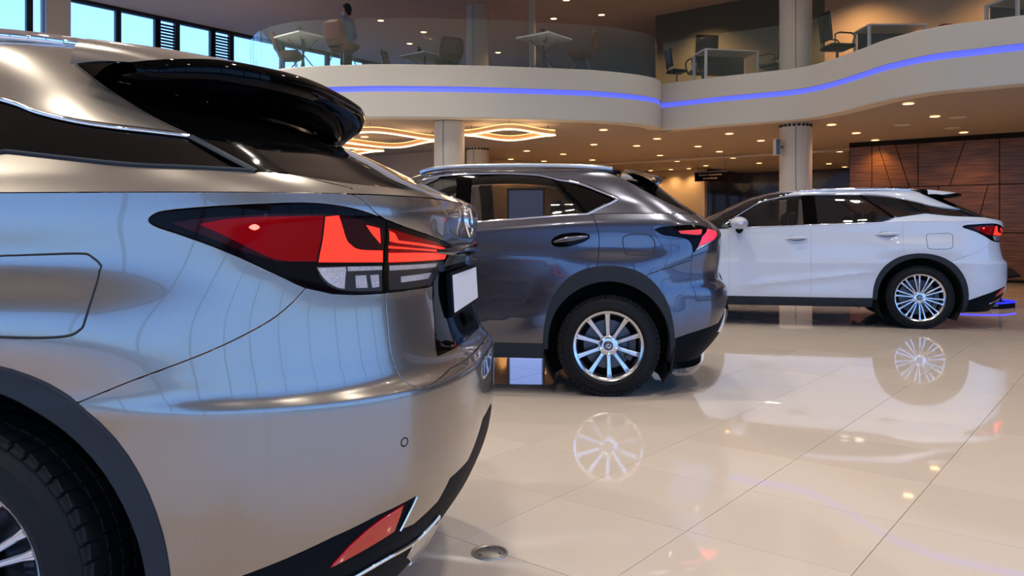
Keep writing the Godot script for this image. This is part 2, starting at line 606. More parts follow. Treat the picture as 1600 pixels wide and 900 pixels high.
# Lays the region «poly» of surface S into mb: «off» above the surface, with a rounded edge and a wall going «skirt» deep.
# side = 1 left, -1 right, 2 both halves in one (for panels that cross the centre line)
func panel(mb: MB, S: Surf, poly: PackedVector2Array, side := 1, off := 0.0, skirt := 0.02, cham := 0.0015, du := 0.03, dv := 0.02, holes := []) -> void:
	if poly.size() < 3: return
	var lo := poly[0]
	var hi := poly[0]
	for p in poly:
		lo = lo.min(p)
		hi = hi.max(p)
	var nu := int(ceil((hi.x - lo.x) / du)) + 1
	var nv := int(ceil((hi.y - lo.y) / dv)) + 1
	var st := Vector2((hi.x - lo.x) / (nu - 1.0001), (hi.y - lo.y) / (nv - 1.0001))
	st = Vector2(maxf(st.x, 1e-4), maxf(st.y, 1e-4))
	var edge := {}
	var loops := [poly] + holes
	for lp in loops:
		for i in lp.size():
			var a: Vector2 = lp[i]
			var b: Vector2 = lp[(i + 1) % lp.size()]
			var c := int(ceil(((b - a) / st).length() * 8.0)) + 1
			for k in c + 1:
				var q := (a.lerp(b, float(k) / c) - lo) / st
				var qi := int(floor(q.x))
				var qj := int(floor(q.y))
				edge[Vector2i(qi, qj)] = true
				if q.x - qi < 0.02: edge[Vector2i(qi - 1, qj)] = true
				if q.y - qj < 0.02: edge[Vector2i(qi, qj - 1)] = true
				if q.x - qi > 0.98: edge[Vector2i(qi + 1, qj)] = true
				if q.y - qj > 0.98: edge[Vector2i(qi, qj + 1)] = true
	var cache := {}
	var at := func(q: Vector2) -> Array:
		var key := Vector2i(roundi(q.x * 20000.0), roundi(q.y * 20000.0))
		if cache.has(key): return cache[key]
		var nn := S.N(q.x, q.y)
		var r := [S.P(q.x, q.y) + nn * off, nn]
		cache[key] = r
		return r
	var sides: Array = [1.0, -1.0] if side == 2 else [float(side)]
	var flip := func(p: Vector3, s: float) -> Vector3: return Vector3(p.x, p.y, p.z * s)
	var put := func(A: Array, B: Array, C: Array) -> void:
		for s in sides:
			mb.tri(flip.call(A[0], s), flip.call(B[0], s), flip.call(C[0], s), flip.call(A[1], s), flip.call(B[1], s), flip.call(C[1], s))
	for i in nu:
		for j in nv:
			var p := lo + st * Vector2(i, j)
			var q := p + st
			if edge.has(Vector2i(i, j)):
				var bits := Geometry2D.intersect_polygons(PackedVector2Array([p, Vector2(q.x, p.y), q, Vector2(p.x, q.y)]), poly)
				for h in holes:
					var nxt := []
					for b in bits:
						for c in Geometry2D.clip_polygons(b, h): nxt.append(c)
					bits = nxt
				for b in bits:
					var ids := Geometry2D.triangulate_polygon(b)
					for k in range(0, ids.size(), 3):
						put.call(at.call(b[ids[k]]), at.call(b[ids[k + 1]]), at.call(b[ids[k + 2]]))
			else:
				var mid := (p + q) * 0.5
				var votes := 0   # three odd points: a test point level with a corner can be misjudged
				for o in [Vector2(0.0137, 0.0271), Vector2(-0.1931, 0.1173), Vector2(0.1719, -0.2113)]:
					if Geometry2D.is_point_in_polygon(mid + st * o, poly): votes += 1
				if votes < 2: continue
				var out := false
				for h in holes:
					if Geometry2D.is_point_in_polygon(mid, h): out = true
				if out: continue
				var a: Array = at.call(p)
				var b: Array = at.call(Vector2(q.x, p.y))
				var c: Array = at.call(q)
				var d: Array = at.call(Vector2(p.x, q.y))
				put.call(a, b, c)
				put.call(a, c, d)
	if skirt <= 0.0: return
	var first := true
	for lp0 in loops:
		var lp: PackedVector2Array = lp0
		var ccw := not Geometry2D.is_polygon_clockwise(lp)
		var sgn := 1.0 if ccw == first else -1.0
		first = false
		var pts := []
		for i in lp.size():
			var a: Vector2 = lp[i]
			var b: Vector2 = lp[(i + 1) % lp.size()]
			var c := maxi(1, int(ceil(((b - a) / st).length() * 0.8)))
			for k in c: pts.append(a.lerp(b, float(k) / c))
		var m := pts.size()
		var ring := []
		for i in m:
			var a: Vector2 = pts[(i + m - 1) % m]
			var p: Vector2 = pts[i]
			var b: Vector2 = pts[(i + 1) % m]
			var d1 := (p - a).normalized()
			var d2 := (b - p).normalized()
			var o1 := Vector2(d1.y, -d1.x) * sgn
			var o2 := Vector2(d2.y, -d2.x) * sgn
			var mt := o1 + o2
			mt = mt / maxf(mt.dot(o1), 0.5) if mt.length() > 1e-5 else o1
			var e: Array = at.call(p)
			var q := p + mt * cham
			var on: Vector3 = S.P(q.x, q.y) + e[1] * off
			var t: Vector3 = on - e[0]
			t = (t - e[1] * t.dot(e[1]))
			t = t.normalized() if t.length() > 1e-6 else e[1]
			ring.append([e[0], e[1], on - e[1] * cham, t, on - e[1] * (cham + skirt), p.x > Surf.UR + Surf.LC - 0.002])
		for i in m:
			var A: Array = ring[i]
			var B: Array = ring[(i + 1) % m]
			if A[5] and B[5]: continue
			for s in sides:
				mb.quad(flip.call(A[0], s), flip.call(B[0], s), flip.call(B[2], s), flip.call(A[2], s), flip.call(A[1], s), flip.call(B[1], s), flip.call(B[3], s), flip.call(A[3], s))
				mb.quad(flip.call(A[2], s), flip.call(B[2], s), flip.call(B[4], s), flip.call(A[4], s), flip.call(A[3], s), flip.call(B[3], s), flip.call(B[3], s), flip.call(A[3], s))

# a moulding lying along a path on a surface
func bead(mb: MB, S: Surf, path: PackedVector2Array, wide: float, high: float, side := 1, closed := false, segs := 6) -> void:
	var rows := []
	var m := path.size()
	for i in m:
		var a: Vector2 = path[(i + m - 1) % m] if closed else path[maxi(i - 1, 0)]
		var b: Vector2 = path[(i + 1) % m] if closed else path[mini(i + 1, m - 1)]
		var c := S.P(path[i].x, path[i].y)
		var nn := S.N(path[i].x, path[i].y)
		var t := S.P(b.x, b.y) - S.P(a.x, a.y)
		var s := t.cross(nn).normalized()
		var row := []
		for k in segs + 1:
			var an := PI * k / segs
			row.append([c + s * cos(an) * wide * 0.5 + nn * (sin(an) * high), (s * cos(an) * high + nn * sin(an) * wide * 0.5).normalized()])
		rows.append(row)
	for sd in ([1.0, -1.0] if side == 2 else [float(side)]):
		var fl := Vector3(1, 1, sd)
		for i in (m if closed else m - 1):
			var A: Array = rows[i]
			var B: Array = rows[(i + 1) % m]
			for k in segs:
				mb.quad(A[k][0] * fl, A[k + 1][0] * fl, B[k + 1][0] * fl, B[k][0] * fl, A[k][1] * fl, A[k + 1][1] * fl, B[k + 1][1] * fl, B[k][1] * fl)

# ---------------------------------------------------------------- wheels
# The wheel stands at its hub, its axis along z (outer face towards +z).
func tyre_mesh(r: float, rim: float, wide: float) -> MB:
	var mb := MB.new()
	var h := wide * 0.5
	mb.lathe([Vector2(rim - 0.012, -h + 0.02), Vector2(rim + 0.02, -h), Vector2((r + rim) * 0.5, -h - 0.012), Vector2(r - 0.03, -h + 0.005), Vector2(r - 0.004, -h + 0.035),
		Vector2(r - 0.002, 0.0), Vector2(r - 0.004, h - 0.035), Vector2(r - 0.014, h - 0.016), Vector2(r - 0.03, h - 0.004), Vector2(r - 0.045, h + 0.004), Vector2(r - 0.048, h + 0.0075), Vector2(r - 0.052, h + 0.007), Vector2((r + rim) * 0.5, h + 0.012),
		Vector2(rim + 0.03, h + 0.008), Vector2(rim + 0.026, h + 0.011), Vector2(rim + 0.02, h + 0.006), Vector2(rim + 0.004, h - 0.004), Vector2(rim - 0.012, h - 0.02)], 72, Vector3.ZERO, Vector3.BACK)
	return mb

func tread_mesh(r: float, wide: float) -> MB:
	var mb := MB.new()
	var h := wide * 0.5
	var cnt := 56
	for i in cnt:
		var a := TAU * i / cnt
		var b := Basis(Vector3.BACK, a)
		for row in [[-0.36, 0.2, 0.4], [-0.13, 0.17, 0.15], [0.08, 0.17, -0.15], [0.34, 0.2, -0.4]]:
			var z: float = row[0] * wide
			var t := Basis(Vector3.RIGHT, row[2] * 0.5)
			mb.box(b * Vector3(r - 0.005, 0, z + h * 0.04), Vector3(0.012, TAU * r / cnt * 0.86, row[1] * wide), 0.002, b * t)
		# shoulder lugs running down the side wall
		for s in [1.0, -1.0]:
			mb.box(b * Vector3(r - 0.0225, 0, s * (h - 0.0175)), Vector3(0.034, TAU * r / cnt * 0.84, 0.02), 0.003, b * Basis(Vector3.UP, -s * 0.5))
	return mb

func spoke_mesh(profile: Array, half_at: Callable, groove: float) -> MB:
	# profile rows: [radius, z of face, half width, thickness]; built along +x
	var mb := MB.new()
	var secs := []
	for p in profile:
		var r: float = p[0]
		var z: float = p[1]
		var w: float = p[2]
		var th: float = p[3]
		var off: float = half_at.call(r)
		var g := groove
		var pts := [Vector2(-w, -th), Vector2(-w, -0.004), Vector2(-w + 0.004, 0), Vector2(-w * 0.34, 0), Vector2(-w * 0.22, -g), Vector2(w * 0.22, -g), Vector2(w * 0.34, 0), Vector2(w - 0.004, 0), Vector2(w, -0.004), Vector2(w, -th)]
		var ring := []
		for q in pts: ring.append(Vector3(r, off + q.x, z + q.y))
		secs.append(ring)
	for i in secs.size() - 1:
		for k in 9:
			var A: Vector3 = secs[i][k]
			var B: Vector3 = secs[i][k + 1]
			var C: Vector3 = secs[i + 1][k + 1]
			var D: Vector3 = secs[i + 1][k]
			var nn := (B - A).cross(D - A).normalized()
			if k in [2, 4, 6] and nn.z < 0.0: nn = -nn
			if k in [0, 1] and nn.y > 0.0: nn = -nn
			if k in [7, 8] and nn.y < 0.0: nn = -nn
			if k in [3, 5] and nn.z < 0.0: nn = -nn
			mb.flat(A, B, C, D, nn)
	return mb

# kind 0: ten grooved spokes; kind 1: twenty thin spokes set in pairs that lean both ways
func make_wheel(parent: Node3D, at: Vector3, r: float, rim: float, wide: float, kind: int, turn := 0.0, detail := true) -> Node3D:
	var w := sub("wheel", parent, at)
	obj("tyre", tyre_mesh(r, rim, wide), M.rubber, w)
	if detail: tag(obj("tread", tread_mesh(r, wide), M.rubber, w), "", "", "", "stuff")
	var h := wide * 0.5
	var mb := MB.new()
	mb.lathe([Vector2(rim - 0.05, -h + 0.02), Vector2(rim - 0.03, h - 0.07), Vector2(rim - 0.022, h - 0.026), Vector2(rim - 0.016, h - 0.016), Vector2(rim - 0.004, h - 0.008), Vector2(rim + 0.003, h - 0.004), Vector2(rim + 0.006, h - 0.012)], 64, Vector3.ZERO, Vector3.BACK)
	obj("rim", mb, M.alloy, w)
	mb = MB.new()
	mb.lathe([Vector2(0.0, h - 0.12), Vector2(rim - 0.07, h - 0.12), Vector2(rim - 0.07, h - 0.135), Vector2(0.0, h - 0.135)], 48, Vector3.ZERO, Vector3.BACK)
	obj("brake_disc", mb, M.steel, w)
	mb = MB.new()
	for k in 8:
		var a := -0.55 + k * 0.11
		mb.box(Vector3(cos(a), sin(a), 0) * (rim - 0.075) + Vector3(0, 0, h - 0.115), Vector3(0.06, 0.04, 0.05), 0.006, Basis(Vector3.BACK, a))
	obj("brake_caliper", mb, M.caliper, w)
	mb = MB.new()
	mb.lathe([Vector2(rim - 0.035, -h + 0.05), Vector2(0.0, -h + 0.05)], 40, Vector3.ZERO, Vector3.BACK)
	obj("wheel_back", mb, M.black, w)
	if kind == 0:
		var sp := spoke_mesh([[0.055, h - 0.040, 0.0165, 0.05], [0.09, h - 0.034, 0.0135, 0.045], [0.15, h - 0.028, 0.0145, 0.04], [rim - 0.04, h - 0.020, 0.0175, 0.034], [rim - 0.012, h - 0.013, 0.020, 0.03]], func(_x: float) -> float: return 0.0, 0.009)
		var sm := sp.mesh()
		sm.surface_set_material(0, M.alloy)
		for k in 10:
			var o := MeshInstance3D.new()
			o.mesh = sm
			o.name = "spoke" if k == 0 else "spoke_%03d" % k
			o.rotation.z = turn + TAU * k / 10
			w.add_child(o)
	else:
		for lean in [1.0, -1.0]:
			var sp := spoke_mesh([[0.06, h - 0.036, 0.010, 0.04], [0.10, h - 0.026, 0.0085, 0.035], [0.16, h - 0.018, 0.0085, 0.03], [rim - 0.045, h - 0.014, 0.010, 0.03], [rim - 0.010, h - 0.010, 0.015, 0.03]], func(x: float) -> float: return lean * (0.012 + (x - 0.06) * 0.205), 0.003)
			var sm := sp.mesh()
			sm.surface_set_material(0, M.alloy)
			for k in 10:
				var o := MeshInstance3D.new()
				o.mesh = sm
				o.name = "spoke" if k == 0 and lean > 0.0 else "spoke_%03d" % (k if lean > 0.0 else k + 10)
				o.rotation.z = turn + TAU * k / 10 + (0.0 if lean > 0.0 else TAU / 10)
				w.add_child(o)
	mb = MB.new()
	mb.lathe([Vector2(0.07, h - 0.10), Vector2(0.075, h - 0.045), Vector2(0.066, h - 0.034), Vector2(0.036, h - 0.034), Vector2(0.034, h - 0.026)], 40, Vector3.ZERO, Vector3.BACK)
	obj("hub", mb, M.alloy, w)
	mb = MB.new()
	mb.lathe([Vector2(0.034, h - 0.030), Vector2(0.032, h - 0.020), Vector2(0.026, h - 0.016), Vector2(0.0, h - 0.015)], 32, Vector3.ZERO, Vector3.BACK)
	obj("hub_cap", mb, M.cap_grey, w)
	mb = MB.new()
	emblem(mb, Transform3D(Basis(), Vector3(0, 0, h - 0.0145)), 0.019, 0.014, 0.003)
	obj("emblem", mb, M.chrome, w)
	for k in 5:
		var a := turn + TAU * (k + 0.5) / 5
		mb = MB.new()
		mb.lathe([Vector2(0.0135, h - 0.05), Vector2(0.0135, h - 0.027), Vector2(0.010, h - 0.021), Vector2(0.0, h - 0.020)], 10, Vector3(cos(a) * 0.057, sin(a) * 0.057, 0), Vector3.BACK)
		obj("wheel_nut", mb, M.chrome, w)
	return w

# oval ring with a slanted angular stroke inside, lying in the xy plane of t
func emblem(mb: MB, t: Transform3D, rx_: float, ry: float, thick: float) -> void:
	mb.xf = t
	var ring := []
	for k in 28: ring.append(Vector3(cos(TAU * k / 28) * rx_, sin(TAU * k / 28) * ry, 0))
	mb.tube(ring, thick * 0.7, 6, true, 1.0, Vector3.BACK)
	mb.tube([Vector3(-rx_ * 0.05, ry * 0.85, 0), Vector3(-rx_ * 0.55, -ry * 0.25, 0), Vector3(rx_ * 0.0, -ry * 0.32, 0), Vector3(rx_ * 0.9, -ry * 0.36, 0)], thick * 0.75, 6, false, 1.0, Vector3.BACK)
	mb.xf = Transform3D()

# ---------------------------------------------------------------- large SUV (built twice)
var RB: Surf
var RG: Surf
var RGW: Surf

func circle_side(S: Surf, r: float, yc: float, deep := 0.6) -> PackedVector2Array:
	var o := PackedVector2Array()
	for k in 41:
		var a := PI * k / 40
		var squash := 1.0 + 0.03 * pow(absf(sin(2.0 * a)), 2.0)
		o.append(S.side(cos(a) * r * squash, yc + sin(a) * r * squash))
	o.append(Vector2(S.side(-r, yc).x - 0.02, yc - deep))
	o.append(Vector2(S.side(r, yc).x + 0.02, yc - deep))
	return o

# a polygon given by corners in the side view, its edges followed closely on the surface
func side_dense(S: Surf, pts: Array, closed := true) -> PackedVector2Array:
	var o := PackedVector2Array()
	var m := pts.size()
	for i in (m if closed else m - 1):
		var a: Array = pts[i]
		var b: Array = pts[(i + 1) % m]
		for k in 6:
			var t := k / 6.0
			o.append(S.side(lerpf(a[0], b[0], t), lerpf(a[1], b[1], t)))
	if not closed: o.append(S.side(pts[m - 1][0], pts[m - 1][1]))
	return o

func rect(u0: float, v0: float, u1: float, v1: float) -> PackedVector2Array:
	return PackedVector2Array([Vector2(u0, v0), Vector2(u1, v0), Vector2(u1, v1), Vector2(u0, v1)])

func arc_ring(S: Surf, r0: float, r1: float, yc: float, a0: float, a1: float) -> PackedVector2Array:
	var o := PackedVector2Array()
	for k in 41:
		var a := lerpf(a0, a1, k / 40.0)
		var q := 1.0 + 0.03 * pow(absf(sin(2.0 * a)), 2.0)
		o.append(S.side(cos(a) * r1 * q, yc + sin(a) * r1 * q))
	for k in 41:
		var a := lerpf(a1, a0, k / 40.0)
		o.append(S.side(cos(a) * r0, yc + sin(a) * r0))
	return o

func wheel_well(mb: MB, x: float, yc: float, r: float, w0: float, w1: float, s: float) -> void:
	var n := 36
	for k in n:
		var a := lerpf(-0.6, PI + 0.6, float(k) / n)
		var b := lerpf(-0.6, PI + 0.6, float(k + 1) / n)
		var p := Vector3(x + cos(a) * r, yc + sin(a) * r, 0)
		var q := Vector3(x + cos(b) * r, yc + sin(b) * r, 0)
		var z0 := Vector3(0, 0, w0 * s)
		var z1 := Vector3(0, 0, w1 * s)
		mb.quad(p + z0, q + z0, q + z1, p + z1, -Vector3(cos(a), sin(a), 0), -Vector3(cos(b), sin(b), 0), -Vector3(cos(b), sin(b), 0), -Vector3(cos(a), sin(a), 0))
		mb.tri(p + z0, q + z0, Vector3(x, yc, w0 * s), Vector3(0, 0, s), Vector3(0, 0, s), Vector3(0, 0, s))

func seat(parent: Node3D, x: float, z: float, m: Material) -> void:
	var mb := MB.new()
	mb.box(Vector3(x - 0.25, 0.62, z), Vector3(0.5, 0.16, 0.5), 0.05)
	mb.box(Vector3(x + 0.06, 0.92, z), Vector3(0.16, 0.62, 0.5), 0.06, Basis(Vector3.BACK, -0.25))
	mb.box(Vector3(x + 0.17, 1.32, z), Vector3(0.11, 0.2, 0.28), 0.045, Basis(Vector3.BACK, -0.2))
	mb.cyl(Vector3(x + 0.14, 1.15, z - 0.06), Vector3(x + 0.16, 1.3, z - 0.06), 0.008, 6)
	mb.cyl(Vector3(x + 0.14, 1.15, z + 0.06), Vector3(x + 0.16, 1.3, z + 0.06), 0.008, 6)
	obj("seat", mb, m, parent)

func make_rx(root: Node3D, paint: Material, glass: Material, inside: bool) -> void:
	var B := RB
	var G := RGW if inside else RG
	var C := Surf.UR + Surf.LC
	var gap := 0.0022
	var arch := circle_side(B, 0.525, 0.375)
	var archf := PackedVector2Array()
	for p in arch: archf.append(B.side(B.P(p.x, p.y).x - 2.79, p.y))
	# lamp outlines, seams and trim lines on the body surface (u, v), read once from measurements of the car
	var lamp := smooth2([[1.066,1.222,1],[0.985,1.245],[0.924,1.256],[0.851,1.260],[0.752,1.256],[0.650,1.250],[0.545,1.241],[0.510,1.232],[0.498,1.218],[0.520,1.204],[0.577,1.187],[0.656,1.161],[0.734,1.130],[0.812,1.095],[0.887,1.060],[0.955,1.043],[1.026,1.037],[1.116,1.035,1]])
	var lamp2 := smooth2([[1.066,1.222,1],[1.158,1.200],[1.314,1.175],[1.538,1.147,1],[1.505,1.112],[1.394,1.046,1],[1.340,1.035],[1.215,1.036],[1.116,1.035,1]])
	var s1: Array = [[0.346,0.813],[0.494,0.866],[0.623,0.909],[0.710,0.943],[0.800,0.986],[0.853,1.024],[0.887,1.060]]
	var lampb: Array = [[0.955,1.043],[1.026,1.037],[1.116,1.035]]
	var s2: Array = [[1.116,0.966],[1.113,0.889],[1.117,0.840],[1.128,0.807],[1.161,0.784]]
	var up: Array = [[1.066,1.222],[1.029,1.242],[1.005,1.269],[0.980,1.283]]
	var val: Array = [[0.558,0.346],[0.728,0.412],[0.807,0.436],[0.917,0.471],[1.026,0.497],[1.145,0.511,1],[1.115,0.432,1],[1.165,0.430],[1.209,0.444],[1.259,0.460],[1.305,0.509],[1.443,0.517],[1.627,0.595]]
	var bump := PackedVector2Array([B.side(0.30, 0.80)])
	bump.append_array(smooth2(s1, false))
	bump.append_array(smooth2(lampb, false))
	bump.append_array(smooth2(s2, false))
	bump.append_array(PackedVector2Array([Vector2(lerpf(s2[4][0], C, 0.3), 0.808), Vector2(C, 0.81), Vector2(C, 0.15), Vector2(0.0, 0.15)]))
	var gate := PackedVector2Array()
	gate.append_array(smooth2(s2, false))
	gate.reverse()
	gate.append_array(PackedVector2Array([Vector2(lampb[2][0], lampb[2][1])]))
	gate.append_array(smooth2(up, false))
	gate.append_array(PackedVector2Array([Vector2(up[3][0], 1.285), Vector2(C, 1.285), Vector2(C, 0.81), Vector2(lerpf(s2[4][0], C, 0.3), 0.808)]))
	var low := PackedVector2Array()
	for p in val: low.append(Vector2(p[0], p[1]))
	low.append_array(PackedVector2Array([Vector2(C, val[val.size() - 1][1]), Vector2(C, 0.2), Vector2(val[0][0], 0.2)]))
	var dlo: Array = [[0.508,0.297],[0.549,0.252],[0.609,0.221],[0.684,0.203],[0.765,0.191],[0.841,0.180]]
	var winb: Array = [[0.819,0.069],[0.680,0.077],[0.524,0.086],[0.373,0.107],[0.232,0.128]]
	var gapl: Array = [[0.848,0.185],[0.843,0.231],[0.859,0.296],[0.871,0.359],[0.882,0.404,1],[0.892,0.420],[0.959,0.470],[1.021,0.512]]
	var pil: Array = [[1.186,0.467],[1.118,0.388],[1.071,0.294],[0.982,0.175],[0.906,0.064]]
	var glb: Array = [[0.906,0.064],[0.957,0.049],[1.047,0.037],[1.184,0.032]]
	var gq: Array = [[0.995,0.019],[0.942,0.040],[0.898,0.060],[0.823,0.067]]
	var rd := B.side(-0.19, 0.9).x
	var fd := B.side(-1.24, 0.9).x
	var ff := B.side(-2.2, 0.9).x
	for s in [1, -1]:
		# quarter panel: flank, shoulder and the strip under the window
		var q := rect(rd, 0.36, 1.3, 1.285)
		q = cut(q, arch)
		q = cut(q, bump)
		q = cut(q, gate)
		q = cut(q, lamp)
		var mb := MB.new()
		panel(mb, B, grow(q, -gap), s, 0.0, 0.02, 0.002, 0.025, 0.014)
		var qg := PackedVector2Array([G.side(-0.42, 1.283), Vector2(gq[0][0], 0.0)])
		qg[0].y = 0.0
		for p in gq: qg.append(Vector2(p[0], p[1]))
		for p in smooth2(winb, false): qg.append(p)
		qg.append(G.side(-0.25, 1.336))
		panel(mb, G, qg, s, 0.0, 0.012, 0.001, 0.025, 0.014)
		obj("quarter_panel", mb, paint, root)
		# doors
		mb = MB.new()
		panel(mb, B, grow(cut(rect(fd, 0.36, rd, 1.285), arch), -gap), s, 0.0, 0.02, 0.002, 0.04, 0.02)
		panel(mb, G, PackedVector2Array([Vector2(G.side(-1.22, 1.28).x, 0), Vector2(G.side(-0.42, 1.29).x, 0), G.side(-0.41, 1.275), G.side(-1.22, 1.247)]), s, 0.0, 0.0)
		var dr := obj("rear_door", mb, paint, root)
		mb = MB.new()
		panel(mb, B, grow(cut(rect(ff, 0.36, fd, 1.285), archf), -gap), s, 0.0, 0.02, 0.002, 0.04, 0.02)
		var df := obj("front_door", mb, paint, root)
		mb = MB.new()
		panel(mb, B, grow(cut(rect(-2.9, 0.36, ff, 1.285), archf), -gap), s, 0.0, 0.02, 0.002, 0.05, 0.03)
		obj("front_fender", mb, paint, root)
		for hd in [[dr, -0.24, 1.135], [df, -1.28, 1.085]]:
			mb = MB.new()
			var path := PackedVector2Array()
			var rr := []
			for k in 13:
				var t := k / 12.0
				path.append(B.side(hd[1] - 0.25 * (1.0 - t), hd[2] - 0.008 * (1.0 - t)))
				rr.append(0.006 + 0.012 * sin(PI * t))
			var pts := []
			for k in 13:
				var e := B.P(path[k].x, path[k].y) + B.N(path[k].x, path[k].y) * (0.004 + 0.026 * sin(PI * k / 12.0))
				pts.append(Vector3(e.x, e.y, e.z * s))
			mb.tube(pts, rr, 10, false, 1.4)
			obj("door_handle", mb, paint, hd[0])
			mb = MB.new()
			var cup := PackedVector2Array()
			for k in 24: cup.append(B.side(hd[1] - 0.125 + cos(TAU * k / 24) * 0.11, hd[2] - 0.004 + sin(TAU * k / 24) * 0.03))
			panel(mb, B, cup, s, 0.0012, 0.0, 0.0)
			obj("handle_cup", mb, M.shade_line, hd[0])
		# black cladding: sill, arches
		mb = MB.new()
		panel(mb, B, grow(cut(cut(rect(-2.6, 0.25, 0.0, 0.355), arch), archf), -0.002), s, 0.004, 0.05, 0.004, 0.05, 0.03)
		obj("sill_cladding", mb, M.cladding, root)
		mb = MB.new()
		panel(mb, B, arc_ring(B, 0.478, 0.525, 0.375, -0.36, PI + 0.06), s, 0.007, 0.05, 0.005, 0.03, 0.03)
		obj("arch_cladding", mb, M.cladding, root)
		mb = MB.new()
		var fr := PackedVector2Array()
		for p in arc_ring(B, 0.478, 0.525, 0.375, -0.1, PI + 0.1): fr.append(B.side(B.P(p.x, p.y).x - 2.79, p.y))
		panel(mb, B, fr, s, 0.007, 0.05, 0.005, 0.04, 0.04)
		obj("arch_cladding", mb, M.cladding, root)
		mb = MB.new()
		wheel_well(mb, 0.0, 0.375, 0.475, 0.5, 0.90, s)
		obj("wheel_well", mb, M.black, root)
		mb = MB.new()
		wheel_well(mb, -2.79, 0.375, 0.475, 0.5, 0.90, s)
		obj("wheel_well", mb, M.black, root)
		# tail lamp on the quarter
		var tl := sub("tail_lamp", root)
		tail_lamp(tl, B, lamp, lamp2, s)
		# fuel door
		if s > 0:
			mb = MB.new()
			var fu := smooth2([[0.075,1.12],[0.10,1.135],[0.16,1.138],[0.22,1.140],[0.28,1.142],[0.325,1.142],[0.345,1.138],[0.378,1.117],[0.377,1.101],[0.376,1.079],[0.361,0.995],[0.348,0.973],[0.309,0.959],[0.20,0.955],[0.10,0.96],[0.075,0.975],[0.068,1.05]])
			bead(mb, B, fu, 0.006, 0.0006, s, true, 2)
			obj("fuel_door", mb, M.shade_line, root)
		# windows
		var glq := PackedVector2Array()
		for p in smooth2(dlo, false): glq.append(p)
		for p in smooth2(winb, false): glq.append(p)
		glq.append_array(side_dense(G, [[-0.27, 1.34], [-0.60, 1.605], [-0.3, 1.585]], false))
		mb = MB.new()
		panel(mb, G, glq, s, -0.004, 0.0)
		obj("quarter_window", mb, glass, root)
		mb = MB.new()
		panel(mb, G, side_dense(G, [[-1.15, 1.25], [-0.43, 1.277], [-0.30, 1.338], [-0.63, 1.605], [-1.15, 1.61]]), s, -0.004, 0.0)
		obj("rear_door_window", mb, glass, root)
		mb = MB.new()
		panel(mb, G, side_dense(G, [[-2.2, 1.205], [-1.31, 1.245], [-1.31, 1.60], [-1.55, 1.58], [-1.82, 1.505], [-2.06, 1.37]]), s, -0.004, 0.0)
		obj("front_door_window", mb, glass, root)
		# black pillars between the panes
		mb = MB.new()
		panel(mb, G, side_dense(G, [[-1.31, 1.24], [-1.15, 1.247], [-1.15, 1.615], [-1.31, 1.61]]), s, -0.001, 0.01)
		obj("window_pillar", mb, M.gloss_black, root)
		mb = MB.new()
		panel(mb, G, side_dense(G, [[-0.30, 1.335], [-0.262, 1.338], [-0.60, 1.61], [-0.64, 1.61]]), s, -0.001, 0.01)
		obj("window_pillar", mb, M.gloss_black, root)
		# bright strip over the windows and dark strip under them
		mb = MB.new()
		var top := PackedVector2Array()
		for p in [[-2.2, 1.29], [-1.95, 1.45], [-1.82, 1.522], [-1.55, 1.597], [-1.3, 1.622], [-0.9, 1.627], [-0.5, 1.615], [-0.3, 1.592]]: top.append(G.side(p[0], p[1]))
		var tr := smooth2([[top[0].x, top[0].y], [top[1].x, top[1].y], [top[2].x, top[2].y], [top[3].x, top[3].y], [top[4].x, top[4].y], [top[5].x, top[5].y], [top[6].x, top[6].y], [top[7].x, top[7].y]] + dlo, false)
		bead(mb, G, tr, 0.012, 0.006, s)
		obj("window_trim", mb, M.chrome, root)
		mb = MB.new()
		var trg := PackedVector2Array()
		for p in tr: trg.append(p + Vector2(0.0, 0.0135))
		bead(mb, G, trg, 0.005, 0.001, s, false, 2)
		obj("roof_gap", mb, M.shade_line, root)
		mb = MB.new()
		var wb := smooth2(winb, false)
		wb.append(G.side(-0.25, 1.336))
		bead(mb, G, wb, 0.012, 0.006, s)
		obj("window_seal", mb, M.cladding, root)
		mb = MB.new()
		var wc := PackedVector2Array([G.side(-0.25, 1.338), G.side(-0.33, 1.30), G.side(-0.42, 1.277)])
		for k in 12: wc.append(G.side(-0.5 - k * 0.155, 1.272 - k * 0.006))
		bead(mb, G, wc, 0.012, 0.006, s)
		obj("window_trim", mb, M.chrome, root)
		# black pillar cover that ties the side windows to the rear window
		mb = MB.new()
		var pc := PackedVector2Array()
		for p in smooth2(gapl.slice(0, 6), false): pc.append(p)
		for p in smooth2(pil, false): pc.append(p)
		pc.append(Vector2(gq[3][0], gq[3][1]))
		panel(mb, G, grow(pc, -0.003), s, 0.0, 0.03, 0.003, 0.02, 0.015)
		obj("pillar_cover", mb, M.gloss_black, root)
		mb = MB.new()
		bead(mb, G, smooth2(gapl, false), 0.007, 0.0015, s, false, 3)
		obj("pillar_gap", mb, M.shade_line, root)
		mb = MB.new()
		bead(mb, G, PackedVector2Array([Vector2(dlo[5][0], dlo[5][1]), Vector2(gq[3][0], gq[3][1])]), 0.02, 0.004, s)
		obj("pillar_seal", mb, M.cladding, root)
		# roof rail
		mb = MB.new()
		var rp := []
		for k in 21:
			var t := k / 20.0
			var e := G.side(lerpf(-1.35, 0.13, t), G.P(0.0, 0.505).y)
			var pp := G.P(e.x, 0.505) + Vector3(0, -0.008 + 0.030 * pow(sin(PI * clampf(t, 0.0, 1.0)), 0.45), 0)
			rp.append(Vector3(pp.x, pp.y, pp.z * s))
		mb.tube(rp, 0.016, 8, false, 1.2)
		obj("roof_rail", mb, M.chrome, root)
		# door mirror
		mb = MB.new()
		mb.xf = Transform3D(Basis.from_scale(Vector3(1, 1, s)), Vector3.ZERO)
		var mp := []
